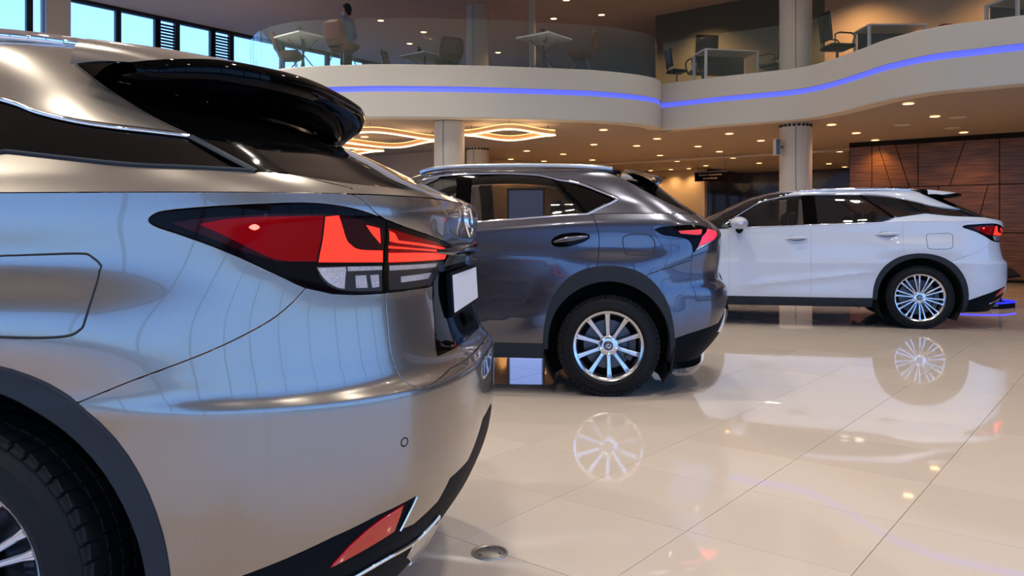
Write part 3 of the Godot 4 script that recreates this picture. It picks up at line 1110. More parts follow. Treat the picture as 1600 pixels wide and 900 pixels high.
		for k in 9:
			var t := k / 8.0
			mp.append(Vector3(-2.10 + 0.02 * t, 1.268, 0.93 + 0.20 * t))
		mb.tube(mp, [0.02, 0.075, 0.10, 0.108, 0.11, 0.108, 0.10, 0.08, 0.03], 16, false, 0.72)
		var mr := obj("door_mirror", mb, paint, root)
		mb = MB.new()
		mb.box(Vector3(-2.08, 1.19, 0.925 * s), Vector3(0.09, 0.1, 0.1), 0.03)
		obj("mirror_foot", mb, M.gloss_black, mr)
	# bumper, tailgate, rear window, roof: one piece across the car
	var mb := MB.new()
	var bu := cut(cut(bump, arch), low)
	panel(mb, B, grow(bu, -gap), 2, 0.0, 0.03, 0.002, 0.022, 0.012)
	var bo := obj("rear_bumper", mb, paint, root)
	mb = MB.new()
	panel(mb, B, grow(cut(low, arch), -0.002), 2, -0.004, 0.04, 0.004, 0.03, 0.015)
	obj("lower_valance", mb, M.satin_black, bo)
	var refl: PackedVector2Array = smooth2([[0.936,0.395,1],[0.972,0.439],[1.030,0.477],[1.101,0.498,1],[1.091,0.438,1],[1.013,0.417]])
	var strip: Array = [[0.896,0.304],[1.028,0.341],[1.118,0.357],[1.240,0.361],[1.315,0.400]]
	var strip2: Array = [[1.315,0.400],[1.463,0.287],[1.452,0.237],[1.423,0.200]]
	var bright := PackedVector2Array()
	for p in [[1.241,0.351],[1.316,0.396],[1.512,0.276],[1.457,0.242],[1.409,0.217],[1.251,0.305]]: bright.append(Vector2(p[0], p[1]))
	var bez: Array = [[1.148,0.510],[1.131,0.475],[1.115,0.432]]
	for s in [1, -1]:
		mb = MB.new()
		panel(mb, B, refl, s, 0.002, 0.01, 0.003, 0.02, 0.01)
		tag(obj("reflector", mb, M.reflector_red, bo), "red reflector")
		mb = MB.new()
		bead(mb, B, smooth2(strip, false), 0.014, 0.006, s)
		bead(mb, B, smooth2(strip2, false), 0.008, 0.004, s)
		panel(mb, B, bright, s, 0.003, 0.01, 0.003)
		obj("exhaust_trim", mb, M.chrome, bo)
		mb = MB.new()
		bead(mb, B, smooth2(bez, false), 0.007, 0.004, s)
		obj("bezel_edge", mb, M.chrome, bo)
		mb = MB.new()
		for p in [[[[1.096,0.664]], 0.0]]:
			var c := Vector2(p[0][0][0], p[0][0][1])
			var ring := PackedVector2Array()
			for k in 20: ring.append(c + Vector2(cos(TAU * k / 20), sin(TAU * k / 20)) * 0.0105)
			bead(mb, B, ring, 0.004, 0.001, s, true, 3)
		obj("parking_sensor", mb, M.shade_line, bo)
	mb = MB.new()
	panel(mb, B, grow(cut(gate, lamp2), -gap), 2, 0.0, 0.03, 0.002, 0.022, 0.012)
	var gg := PackedVector2Array([Vector2(up[3][0] + 0.004, 0.0)])
	gg.append(Vector2(gq[0][0] + 0.006, gq[0][1]))
	gg.append(Vector2(gq[1][0] + 0.006, gq[1][1] + 0.002))
	for p in smooth2(glb, false): gg.append(p + Vector2(0.0, -0.004))
	gg.append(Vector2(C, glb[3][1] - 0.004))
	gg.append(Vector2(C, 0.0))
	panel(mb, G, gg, 2, 0.0, 0.0, 0.0, 0.022, 0.012)
	var tg := obj("tailgate", mb, paint, root)
	mb = MB.new()
	var rg := PackedVector2Array()
	for p in smooth2(pil, false): rg.append(p)
	for p in smooth2(glb, false): rg.append(p)
	rg.append(Vector2(C, glb[3][1]))
	rg.append(Vector2(C, pil[0][1]))
	panel(mb, G, rg, 2, -0.004, 0.0, 0.0, 0.03, 0.02)
	obj("rear_window", mb, M.dark_glass if not inside else glass, tg)
	rear_fittings(tg, B, C)
	mb = MB.new()
	var rf := PackedVector2Array()
	for p in [[-2.2, 1.29], [-1.95, 1.45], [-1.82, 1.522], [-1.55, 1.597], [-1.3, 1.622], [-0.9, 1.627], [-0.5, 1.615], [-0.3, 1.592]]: rf.append(G.side(p[0], p[1]) + Vector2(0, 0.004))
	for p in smooth2(dlo, false): rf.append(p + Vector2(0, 0.004))
	for p in smooth2(gapl, false): rf.append(p)
	rf.append_array(PackedVector2Array([Vector2(C, 0.56), Vector2(C, 1.045), Vector2(G.uf - Surf.LC, 1.045), Vector2(G.uf - Surf.LC, 0.57), Vector2(G.uf - 0.4, 0.50), Vector2(G.uf - 0.25, 0.4), Vector2(G.uf - 0.2, 0.03), Vector2(rf[0].x - 0.02, 0.02)]))
	panel(mb, G, grow(rf, -0.002), 2, 0.0, 0.02, 0.002, 0.04, 0.02)
	obj("roof", mb, paint, root)
	mb = MB.new()
	panel(mb, G, PackedVector2Array([Vector2(G.uf - 0.22, 0.03), Vector2(G.uf - 0.27, 0.4), Vector2(G.uf - 0.42, 0.5), Vector2(G.uf - Surf.LC, 0.565), Vector2(G.uf - Surf.LC, 0.03)]), 2, -0.004, 0.0, 0.0, 0.06, 0.04)
	obj("windscreen", mb, glass, root)
	spoiler(root, paint, 0.03 if inside else 0.0, 0.35 if inside else 1.0)
	# front end and hood
	mb = MB.new()
	panel(mb, B, rect(B.uf - Surf.LC, 0.36, -2.905, 1.285), 2, 0.0, 0.02, 0.002, 0.08, 0.03)
	var hood := MB.new()
	for i in 8:
		var v0 := 1.285
		for k in 12:
			var ua := B.uf - Surf.LC * k / 12.0
			var ub := B.uf - Surf.LC * (k + 1) / 12.0
			var a := B.P(ua, v0)
			var b := B.P(ub, v0)
			var f0 := 1.0 - i / 8.0
			var f1 := 1.0 - (i + 1) / 8.0
			for s in [1.0, -1.0]:
				hood.flat(Vector3(a.x, a.y, a.z * f0 * s), Vector3(b.x, b.y, b.z * f0 * s), Vector3(b.x, b.y, b.z * f1 * s), Vector3(a.x, a.y, a.z * f1 * s), Vector3.UP)
	obj("front_bumper", mb, paint, root)
	obj("hood", hood, paint, root)
	underbody(root, -3.6, 0.86, 0.82, 0.28, 1.25 if not inside else 0.72, 0.375, 2.79)
	for s in [1.0, -1.0]:
		for x in [0.0, -2.79]:
			var w := make_wheel(root, Vector3(x - (0.0 if inside else 0.03), 0.375, s * 0.80), 0.378, 0.280 if inside else 0.25, 0.235, 1, 0.12, true)
			if s < 0.0: w.rotation.y = PI
	if inside:
		for x in [-1.55, -0.62]:
			for z in [0.38, -0.38]: seat(root, x, z, M.seat_dark)

func underbody(root: Node3D, x0: float, x1: float, w: float, y0: float, y1: float, yc: float, base: float) -> void:
	var mb := MB.new()
	# floor pan between the wheel wells, and cross boxes behind and before them
	mb.box(Vector3((x0 + x1) * 0.5, (y0 + y1) * 0.5, 0), Vector3(x1 - x0, y1 - y0, 0.98), 0.03)
	for s in [1.0, -1.0]:
		var z: float = (0.49 + w) * 0.5 * s
		mb.box(Vector3(-base * 0.5, (y0 + y1) * 0.5, z), Vector3(base - 1.04, y1 - y0, w - 0.49), 0.02)
		if x1 - 0.54 > 0.05: mb.box(Vector3((x1 + 0.46) * 0.5, (y0 + 0.14 + y1) * 0.5, z * 0.86), Vector3(x1 - 0.60, y1 - y0 - 0.14, (w - 0.49) * 0.6), 0.02)
		if y1 > yc + 0.52: mb.box(Vector3(-base * 0.5 + 0.2, (yc + 0.52 + y1) * 0.5, z), Vector3(base + 1.0, y1 - yc - 0.52, w - 0.49), 0.01)
	obj("underbody", mb, M.black, root)

func tail_lamp(tl: Node3D, B: Surf, lamp: PackedVector2Array, lamp2: PackedVector2Array, s: int) -> void:
	var mb := MB.new()
	panel(mb, B, grow(lamp, -0.003), s, 0.001, 0.03, 0.003, 0.02, 0.01)
	obj("housing", mb, M.lamp_black, tl)
	mb = MB.new()
	panel(mb, B, grow(lamp2, -0.003), s, 0.001, 0.03, 0.003, 0.02, 0.01)
	obj("housing", mb, M.lamp_black, tl)
	var layers := [
		["lens_rim", M.lens_dark, 0.0014, [[0.556,1.213,1],[0.651,1.225],[0.779,1.232],[0.922,1.233],[0.987,1.222,1],[1.060,1.203,1],[1.091,1.113,1],[1.014,1.117],[0.882,1.122],[0.808,1.124,1],[0.731,1.149],[0.654,1.178]]],
		["red_lens", M.lens_red, 0.0018, [[0.625,1.210,1],[0.695,1.222],[0.780,1.227],[0.843,1.228,1],[0.900,1.229,1],[0.903,1.123,1],[0.822,1.126],[0.768,1.145],[0.698,1.178]]],
		["red_lens", M.lens_red, 0.0017, [[1.079,1.200,1],[1.196,1.178],[1.389,1.152,1],[1.455,1.137,1],[1.440,1.109,1],[1.112,1.112,1]]],
		["lit_panel", M.lamp_lit, 0.0022, [[0.906,1.227,1],[0.936,1.230,1],[0.962,1.177],[0.980,1.160],[1.008,1.148],[1.078,1.144,1],[1.088,1.116,1],[0.910,1.121,1]]],
		["lit_panel", M.lamp_lit, 0.0022, [[1.010,1.208,1],[1.049,1.200,1],[1.063,1.163,1],[1.033,1.186,1]]],
		["lit_panel", M.lamp_lit, 0.0022, [[1.102,1.138,1],[1.219,1.135,1],[1.466,1.125,1],[1.455,1.110,1],[1.110,1.115,1]]],
		["lit_bar", M.lamp_lit, 0.0022, [[1.083,1.194,1],[1.103,1.187,1],[1.123,1.169,1],[1.479,1.138,1],[1.465,1.135,1],[1.120,1.164,1],[1.091,1.169,1]]],
		["lit_bar", M.lamp_lit, 0.0022, [[1.094,1.156,1],[1.212,1.147,1],[1.469,1.131,1],[1.473,1.127,1],[1.215,1.144,1],[1.096,1.151,1]]],
		["clear_lens", M.lens_smoke, 0.0016, [[0.906,1.109,1],[0.990,1.108],[1.091,1.106,1],[1.102,1.042,1],[0.998,1.048],[0.954,1.058],[0.926,1.078]]],
		["clear_lens", M.lens_smoke, 0.0016, [[1.116,1.107,1],[1.463,1.101,1],[1.340,1.042,1],[1.215,1.041],[1.127,1.042,1]]],
		["crystal", M.lens_clear, 0.0022, [[0.910,1.106,1],[0.981,1.107,1],[0.984,1.097,1],[0.985,1.054,1],[0.961,1.060],[0.933,1.078]]],
		["crystal", M.lens_clear, 0.0022, [[0.987,1.107,1],[1.089,1.105,1],[1.092,1.096,1],[0.989,1.097,1]]],
		["crystal", M.lens_clear, 0.0022, [[1.013,1.084,1],[1.043,1.084,1],[1.052,1.053,1],[1.018,1.054,1]]],
		["crystal", M.lens_clear, 0.0022, [[1.057,1.083,1],[1.084,1.084,1],[1.090,1.053,1],[1.067,1.052,1]]],
		["crystal", M.lens_clear, 0.0022, [[1.116,1.105,1],[1.379,1.100,1],[1.373,1.090,1],[1.120,1.093,1]]],
		["crystal", M.lens_clear, 0.0022, [[1.170,1.074,1],[1.340,1.075,1],[1.319,1.060,1],[1.172,1.059,1]]],
		["lit_point", M.lamp_hot, 0.003, [[0.739,1.203],[0.750,1.209],[0.761,1.203],[0.751,1.197]]]]
	for l in layers:
		mb = MB.new()
		panel(mb, B, smooth2(l[3], true, 4), s, l[2], 0.004, 0.0008, 0.02, 0.01)
		var o := obj(l[0], mb, l[1], tl)
		if l[0] == "clear_lens": tag(o, "clear lens at the lower edge")
		if l[0] == "red_lens": tag(o, "red lens")

# plate, plate recess, handle bar and emblem on the tailgate
func rear_fittings(tg: Node3D, B: Surf, C: float) -> void:
	var x := B.P(C, 1.0).x
	var mb := MB.new()
	mb.box(Vector3(x + 0.012, 1.0, 0), Vector3(0.022, 0.135, 0.54), 0.006, Basis(Vector3.BACK, 0.06))
	obj("plate_frame", mb, M.satin_black, tg)
	mb = MB.new()
	mb.box(Vector3(x + 0.024, 1.003, 0), Vector3(0.004, 0.112, 0.52), 0.001, Basis(Vector3.BACK, 0.06))
	tag(obj("number_plate", mb, M.plate_white, tg), "blank white number plate")
	mb = MB.new()
	var rec := PackedVector2Array([Vector2(C, 0.845), Vector2(C - 0.44, 0.845), Vector2(C - 0.40, 0.94), Vector2(C - 0.38, 1.085), Vector2(C, 1.085)])
	panel(mb, B, rec, 2, 0.0015, 0.0, 0.0)
	obj("plate_recess", mb, M.gloss_black, tg)
	# bar over the plate, standing proud
	mb = MB.new()
	var pts := []
	var rr := []
	for k in 21:
		var t := k / 20.0 * 2.0 - 1.0
		var u := C - absf(t) * 0.40
		var e := B.P(u, 1.135) + B.N(u, 1.135) * (0.026 * (1.0 - pow(absf(t), 3.0)))
		pts.append(Vector3(e.x, e.y, e.z * signf(t)))
		rr.append(0.016 * (1.0 - 0.75 * pow(absf(t), 2.0)))
	mb.tube(pts, rr, 10, false, 1.3)
	obj("garnish_bar", mb, M.chrome_dark, tg)
	mb = MB.new()
	var ex := B.P(C, 1.225)
	emblem(mb, Transform3D(Basis(Vector3(0, 0, -1), Vector3(-0.1, 1, 0).normalized(), Vector3(1, 0.1, 0).normalized()), Vector3(ex.x + 0.008, 1.225, 0)), 0.075, 0.052, 0.010)
	obj("emblem", mb, M.chrome, tg)

func spoiler(root: Node3D, paint: Material, drop: float, thick: float) -> void:
	var ns := 48
	var rows := []
	for i in ns + 1:
		var s := (i / float(ns)) * 2.0 - 1.0
		var a := absf(s)
		var end := maxf(0.0, (a - 0.80) / 0.20)
		var w := 0.60 * s / 0.80 if a < 0.80 else signf(s) * (0.60 + 0.092 * sin(end * PI / 2))
		var xf := 0.145 + 0.02 * (1.0 - a)
		var yf := 1.728 - 0.022 * pow(minf(absf(w) / 0.6, 1.0), 4.0) - 0.085 * end * end - drop * (1.0 - end * 0.8)
		var xt := 0.655 - 0.33 * pow(a, 3.4)
		var yt := 1.622 + 0.012 * (1.0 - a * a) - 0.020 * end - drop * 0.5
		var fade := (1.0 - pow(a, 10.0)) * thick
		var L := xt - xf
		var top := []
		for k in 9:
			var t := k / 8.0
			top.append(Vector3(lerpf(xf, xt - 0.02, t), lerpf(yf, yt + 0.022, t) + 0.010 * sin(PI * t) * (1.0 - a * 0.4), w))
		# underside runs from the blunt rear edge back to the rear window
		var ye := yt - 0.012 - 0.085 * fade
		var wc := minf(absf(w), 0.66)
		var Rg := remap(ye, 1.445, 1.668, 0.715, 0.285)
		var Wg := remap(ye, 1.445, 1.668, 0.798, 0.686)
		var xg := Rg - 0.75 + 0.75 * pow(maxf(0.0, 1.0 - pow(wc / Wg, 3.1)), 1.0 / 3.1) - 0.02
		xg = minf(xg, xt - 0.03)
		var wi := signf(w) * minf(absf(w), 0.60 + 0.02 * end)
		var und := [top[8], Vector3(xt - 0.006, yt + 0.012, w), Vector3(xt, yt - 0.004, w), Vector3(xt - 0.004, yt - 0.026 * fade - 0.004, w), Vector3(xt - 0.022, yt - 0.052 * fade - 0.006, w), Vector3(xt - 0.06, yt - 0.074 * fade - 0.008, lerpf(w, wi, 0.3)), Vector3(lerpf(xt - 0.06, xg, 0.4), yt - 0.092 * fade - 0.010, lerpf(w, wi, 0.6)), Vector3(lerpf(xt - 0.06, xg, 0.75), ye - 0.004, wi), Vector3(xg, ye, wi)]
		rows.append([top, und])
	for part in 2:
		var mb := MB.new()
		var cnt: int = rows[0][part].size()
		var nrm := []
		for i in ns + 1:
			var nr := []
			for k in cnt:
				var di: Vector3 = rows[mini(i + 1, ns)][part][k] - rows[maxi(i - 1, 0)][part][k]
				var dk: Vector3 = rows[i][part][mini(k + 1, cnt - 1)] - rows[i][part][maxi(k - 1, 0)]
				var nn := di.cross(dk).normalized()
				var mid := Vector3(0.30, 1.56, 0.0) if part == 0 else Vector3(0.35, 1.68, rows[i][1][k].z * 0.9)
				if nn.dot(rows[i][part][k] - mid) < 0.0: nn = -nn
				nr.append(nn)
			nrm.append(nr)
		for i in ns:
			for k in cnt - 1:
				mb.quad(rows[i][part][k], rows[i + 1][part][k], rows[i + 1][part][k + 1], rows[i][part][k + 1], nrm[i][k], nrm[i + 1][k], nrm[i + 1][k + 1], nrm[i][k + 1])
		if part == 0:
			obj("spoiler", mb, paint, root)
		else:
			obj("spoiler_underside", mb, M.gloss_black, root)

# ---------------------------------------------------------------- compact SUV
var XB: Surf
var XG: Surf

func oval_side(S: Surf, rx_: float, ry: float, yc: float, x0: float, deep: float) -> PackedVector2Array:
	var o := PackedVector2Array()
	for k in 41:
		var a := PI * k / 40
		var q := 1.0 + 0.05 * pow(absf(sin(2.0 * a)), 2.0)
		o.append(S.side(x0 + cos(a) * rx_ * q, yc + sin(a) * ry * q))
	if deep > 0.0:
		o.append(Vector2(S.side(x0 - rx_, yc).x - 0.02, yc - deep))
		o.append(Vector2(S.side(x0 + rx_, yc).x + 0.02, yc - deep))
	return o

func make_nx(root: Node3D, paint: Material) -> void:
	var B := XB
	var G := XG
	var glass: Material = M.tint_glass
	var C := Surf.UR + Surf.LC
	var yc := 0.361
	var gap := 0.0035
	var arch := oval_side(B, 0.462, 0.572, yc, 0.0, 0.4)
	var archf := oval_side(B, 0.462, 0.55, yc, -2.66, 0.4)
	var lamp := smooth2([[0.367,1.191,1],[0.453,1.209],[0.626,1.218],[0.770,1.223],[0.890,1.218,1],[0.963,1.200],[1.041,1.186],[1.061,1.158,1],[1.010,1.121,1],[0.884,1.081],[0.797,1.050],[0.753,1.032,1],[0.734,1.086],[0.684,1.127],[0.552,1.146],[0.444,1.159]])
	var shut: Array = [[-0.107,1.281],[-0.081,1.210],[-0.067,1.127],[-0.072,1.004],[-0.090,0.891],[-0.109,0.801]]
	var s1: Array = [[0.286,0.875],[0.411,0.902],[0.545,0.929],[0.746,0.978]]
	var s2: Array = [[0.741,1.019],[0.747,0.914],[0.727,0.778],[0.740,0.687]]
	var val: Array = [[0.505,0.410],[0.687,0.451],[0.849,0.481],[1.033,0.509],[1.114,0.582]]
	var bump := PackedVector2Array([B.side(0.25, 0.80)])
	bump.append_array(smooth2(s1, false))
	bump.append_array(PackedVector2Array([Vector2(s2[1][0], s2[1][1]), Vector2(s2[2][0], s2[2][1]), Vector2(s2[3][0], s2[3][1]), Vector2(C, s2[3][1] + 0.01), Vector2(C, 0.2), Vector2(0.0, 0.2)]))
	var gate := PackedVector2Array([Vector2(C, s2[3][1] + 0.01), Vector2(s2[3][0], s2[3][1]), Vector2(s2[2][0], s2[2][1]), Vector2(s2[1][0], s2[1][1]), Vector2(s2[0][0], s2[0][1]), B.side(0.70, 1.18), Vector2(B.side(0.68, 1.31).x, 1.31), Vector2(C, 1.31)])
	var low := PackedVector2Array()
	for p in val: low.append(Vector2(p[0], p[1]))
	low.append_array(PackedVector2Array([Vector2(C, val[4][1]), Vector2(C, 0.2), Vector2(val[0][0], 0.2)]))
	var sh := smooth2(shut, false)
	var door_r := PackedVector2Array([Vector2(-1.05, 0.375), Vector2(-1.05, 1.31)])
	var qbase := PackedVector2Array()
	door_r.append(Vector2(sh[0].x, 1.31))
	for p in sh:
		door_r.append(p)
		qbase.append(p)
	door_r.append(Vector2(sh[sh.size() - 1].x, 0.375))
	qbase.append_array(PackedVector2Array([Vector2(qbase[qbase.size() - 1].x, 0.36), Vector2(1.2, 0.36), Vector2(1.2, 1.31), Vector2(sh[0].x, 1.31)]))
	for s in [1, -1]:
		var q := cut(cut(cut(cut(qbase, arch), bump), gate), lamp)
		var mb := MB.new()
		panel(mb, B, grow(q, -gap), s, 0.0, 0.02, 0.0025, 0.03, 0.018)
		# upper quarter: round the small side window up to the roof line
		var uq: Array = [[0.003,0.000],[0.154,0.061],[0.419,0.123],[0.389,0.183],[0.284,0.258],[0.154,0.313]]
		var ur: Array = [[0.808,0.233],[0.857,0.161],[0.930,0.074],[1.039,0.000]]
		var up := PackedVector2Array([Vector2(sh[0].x, 0.0)])
		for p in smooth2(uq, false): up.append(p)
		up.append_array(PackedVector2Array([Vector2(uq[5][0], 0.40), Vector2(ur[0][0] - 0.1, 0.41)]))
		for p in smooth2(ur, false): up.append(p)
		up.append(Vector2(B.side(0.68, 1.31).x, 0.0))
		panel(mb, G, up, s, 0.0, 0.015, 0.001, 0.03, 0.018)
		obj("quarter_panel", mb, paint, root)
		mb = MB.new()
		panel(mb, B, grow(cut(door_r, arch), -gap), s, 0.0, 0.02, 0.0025, 0.04, 0.02)
		var dr := obj("rear_door", mb, paint, root)
		mb = MB.new()
		panel(mb, B, grow(cut(rect(-2.1, 0.375, -1.05, 1.31), archf), -gap), s, 0.0, 0.02, 0.0025, 0.05, 0.03)
		var df := obj("front_door", mb, paint, root)
		mb = MB.new()
		panel(mb, B, grow(cut(rect(-2.7, 0.375, -2.1, 1.31), archf), -gap), s, 0.0, 0.02, 0.0025, 0.06, 0.04)
		obj("front_fender", mb, paint, root)
		# handles
		for hd in [[dr, -0.27, 1.122], [df, -1.22, 1.08]]:
			var cup := PackedVector2Array()
			for k in 28:
				var a := TAU * k / 28
				cup.append(B.side(hd[1] + cos(a) * 0.135, hd[2] + 0.02 * cos(a) + sin(a) * 0.045 * (1.0 - 0.2 * cos(a))))
			mb = MB.new()
			panel(mb, B, cup, s, 0.001, 0.0, 0.0)
			bead(mb, B, cup, 0.008, 0.004, s, true, 3)
			obj("handle_cup", mb, M.gloss_black, hd[0])
			mb = MB.new()
			var pts := []
			var rr := []
			for k in 11:
				var t := k / 10.0
				var e := B.side(hd[1] - 0.12 + 0.24 * t, hd[2] - 0.018 + 0.036 * t)
				var w := B.P(e.x, e.y) + B.N(e.x, e.y) * (0.004 + 0.026 * sin(PI * t))
				pts.append(Vector3(w.x, w.y, w.z * s))
				rr.append(0.006 + 0.009 * sin(PI * t))
			mb.tube(pts, rr, 8, false, 1.3)
			obj("door_handle", mb, paint, hd[0])
		# fuel door
		if s > 0:
			mb = MB.new()
			bead(mb, B, smooth2([[0.101,1.109],[0.114,1.145],[0.178,1.159],[0.290,1.155],[0.350,1.123],[0.365,1.073],[0.345,1.032],[0.275,1.014],[0.154,1.014],[0.118,1.032]]), 0.007, 0.0006, s, true, 2)
			obj("fuel_door", mb, M.shade_line, root)
		# cladding
		mb = MB.new()
		panel(mb, B, cut(cut(rect(-2.6, 0.27, 0.0, 0.37), arch), archf), s, 0.004, 0.05, 0.004, 0.05, 0.03)
		obj("sill_cladding", mb, M.cladding, root)
		mb = MB.new()
		for x0 in [0.0, -2.66]:
			var ring := PackedVector2Array()
			for k in 45:
				var a := lerpf(-0.22, PI + 0.04, k / 44.0)
				var f := 1.0 + 0.05 * pow(absf(sin(2.0 * a)), 2.0)
				ring.append(B.side(x0 + cos(a) * 0.462 * f, yc + sin(a) * (0.572 if x0 == 0.0 else 0.55) * f))
			for k in 45:
				var a := lerpf(PI + 0.04, -0.22, k / 44.0)
				ring.append(B.side(x0 + cos(a) * 0.436 * (1.0 + 0.03 * pow(absf(sin(2.0 * a)), 2.0)), yc + sin(a) * 0.468))
			mb = MB.new()
			panel(mb, B, ring, s, 0.007, 0.05, 0.005, 0.03, 0.03)
			obj("arch_cladding", mb, M.cladding, root)
			mb = MB.new()
			wheel_well(mb, x0, yc, 0.468, 0.5, 0.88, s)
			obj("wheel_well", mb, M.black, root)
		mb = MB.new()
		mb.box(Vector3(0.455, 0.30, s * 0.80), Vector3(0.012, 0.26, 0.19), 0.004, Basis(Vector3.BACK, -0.12))
		obj("mud_flap", mb, M.black, root)
		# lamp
		var tl := sub("tail_lamp", root)
		mb = MB.new()
		panel(mb, B, lamp, s, 0.004, 0.03, 0.004, 0.02, 0.01)
		obj("housing", mb, M.lamp_black, tl)
		for l in [["red_lens", M.lamp_dim, 0.006, [[0.609,1.182,1],[0.857,1.191,1],[0.831,1.159,1],[0.782,1.154],[0.623,1.164,1]]],
			["lit_panel", M.lamp_pink, 0.006, [[0.937,1.195,1],[1.033,1.181,1],[1.047,1.158],[1.000,1.126,1],[0.800,1.077,1],[0.842,1.141,1]]],
			["clear_lens", M.lens_clear, 0.007, [[0.800,1.073,1],[0.999,1.121,1],[0.884,1.085],[0.771,1.041,1]]]]:
			mb = MB.new()
			panel(mb, B, smooth2(l[3], true, 4), s, l[2], 0.004, 0.0008, 0.02, 0.01)
			obj(l[0], mb, l[1], tl)
		# windows
		mb = MB.new()
		panel(mb, G, smooth2([[-0.803,0.000,1],[-0.501,0.000],[-0.245,0.000],[-0.016,0.003,1],[-0.017,0.100],[-0.036,0.198],[-0.081,0.281],[-0.115,0.325,1],[-0.301,0.349],[-0.722,0.368],[-1.169,0.373],[-1.479,0.371,1],[-1.120,0.246],[-0.919,0.120]]), s, -0.004, 0.0)
		obj("rear_door_window", mb, glass, root)
		mb = MB.new()
		panel(mb, G, smooth2([[0.012,0.006,1],[0.017,0.104],[0.004,0.208],[-0.029,0.304,1],[0.162,0.250],[0.288,0.165],[0.326,0.123,1],[0.166,0.072]]), s, -0.004, 0.0)
		obj("quarter_window", mb, M.dark_glass, root)
		mb = MB.new()
		panel(mb, G, side_dense(G, [[-2.0, 1.16], [-1.12, 1.222], [-1.12, 1.588], [-1.4, 1.565], [-1.65, 1.47], [-1.9, 1.30]]), s, -0.004, 0.0)
		obj("front_door_window", mb, glass, root)
		mb = MB.new()
		panel(mb, G, side_dense(G, [[-1.12, 1.215], [-1.01, 1.225], [-1.01, 1.595], [-1.12, 1.595]]), s, -0.001, 0.01)
		obj("window_pillar", mb, M.gloss_black, root)
		mb = MB.new()
		panel(mb, G, smooth2([[-0.018,0.000,1],[0.008,0.001,1],[0.007,0.098],[-0.001,0.202],[-0.031,0.311,1],[-0.110,0.332,1],[-0.059,0.234],[-0.024,0.112]], true), s, -0.001, 0.01)
		obj("window_pillar", mb, M.gloss_black, root)
		mb = MB.new()
		bead(mb, G, smooth2([[-2.110,0.356],[-1.942,0.381],[-1.627,0.390],[-1.246,0.394],[-0.757,0.390],[-0.294,0.369],[-0.050,0.327]], false), 0.014, 0.006, s)
		bead(mb, G, smooth2([[-0.053,0.324,1],[0.193,0.273],[0.327,0.189],[0.405,0.123,1],[0.183,0.066],[0.003,0.000,1]], false), 0.020, 0.008, s)
		bead(mb, G, smooth2([[0.003,0.000],[-0.245,0.000],[-0.501,0.000],[-0.742,0.000],[-0.868,0.000]], false), 0.016, 0.007, s)
		obj("window_trim", mb, M.chrome, root)
		# pillar between quarter and rear window
		mb = MB.new()
		var pc := PackedVector2Array()
		for p in smooth2(ur, false): pc.append(p)
		pc.append(Vector2(ur[3][0] + 0.14, ur[3][1] - 0.01))
		pc.append(Vector2(ur[0][0] + 0.16, ur[0][1] + 0.05))
		panel(mb, G, grow(pc, -0.003), s, 0.001, 0.02, 0.003, 0.02, 0.015)
		obj("pillar_cover", mb, M.gloss_black, root)
		# roof rail
		mb = MB.new()
		var rp := []
		for k in 25:
			var t := k / 24.0
			var x := lerpf(-1.52, 0.08, t)
			var e := G.side(x, 1.62)
			var pp := G.P(e.x, 0.43) + Vector3(0, 0.004 + 0.036 * pow(sin(PI * clampf(t, 0.01, 0.99)), 0.4), 0)
			rp.append(Vector3(pp.x, pp.y, pp.z * s))
		mb.tube(rp, 0.016, 8, false, 1.2)
		obj("roof_rail", mb, M.rail_silver, root)
		mb = MB.new()
		mb.xf = Transform3D(Basis.from_scale(Vector3(1, 1, s)), Vector3.ZERO)
		var mp := []
		for k in 9:
			var t := k / 8.0
			mp.append(Vector3(-1.92 + 0.02 * t, 1.22 - 0.01 * cos(PI * t), 0.90 + 0.20 * t))
		mb.tube(mp, [0.03, 0.07, 0.085, 0.09, 0.092, 0.09, 0.085, 0.07, 0.03], 14, false, 0.95)
		obj("door_mirror", mb, paint, root)
	var mb := MB.new()
	panel(mb, B, grow(cut(cut(bump, arch), low), -gap), 2, 0.0, 0.03, 0.0025, 0.03, 0.015)
	var bo := obj("rear_bumper", mb, paint, root)
	mb = MB.new()
	panel(mb, B, cut(low, arch), 2, -0.003, 0.04, 0.004, 0.03, 0.02)
	obj("lower_valance", mb, M.satin_black, bo)
	for s in [1, -1]:
		mb = MB.new()
		panel(mb, B, smooth2([[1.084,0.443,1],[1.186,0.431,1],[1.140,0.604,1]]), s, 0.006, 0.02, 0.003, 0.02, 0.01)
		obj("chrome_corner", mb, M.chrome, bo)
		mb = MB.new()
		panel(mb, B, smooth2([[1.275,0.428,1],[1.291,0.458,1],[1.322,0.554,1],[1.318,0.689,1],[1.157,0.616,1]]), s, 0.003, 0.0, 0.0, 0.02, 0.01)
		obj("bumper_grille", mb, M.gloss_black, bo)
	mb = MB.new()
	panel(mb, B, grow(cut(gate, lamp), -gap), 2, 0.0, 0.03, 0.0025, 0.03, 0.015)
	panel(mb, G, PackedVector2Array([Vector2(B.side(0.68, 1.31).x, 0.0), Vector2(B.side(0.68, 1.31).x + 0.06, 0.03), Vector2(C, 0.03), Vector2(C, 0.0)]), 2, 0.0, 0.0)
	var tg := obj("tailgate", mb, paint, root)
	mb = MB.new()
	panel(mb, G, PackedVector2Array([Vector2(1.02, 0.03), Vector2(0.92, 0.34), Vector2(0.96, 0.40), Vector2(C, 0.44), Vector2(C, 0.03)]), 2, -0.002, 0.0)
	obj("rear_window", mb, M.dark_glass, tg)
	mb = MB.new()
	var x := B.P(C, 0.98).x
	mb.box(Vector3(x + 0.006, 0.98, 0), Vector3(0.012, 0.112, 0.52), 0.004, Basis(Vector3.BACK, 0.06))
	obj("number_plate", mb, M.plate_white, tg)
	mb = MB.new()
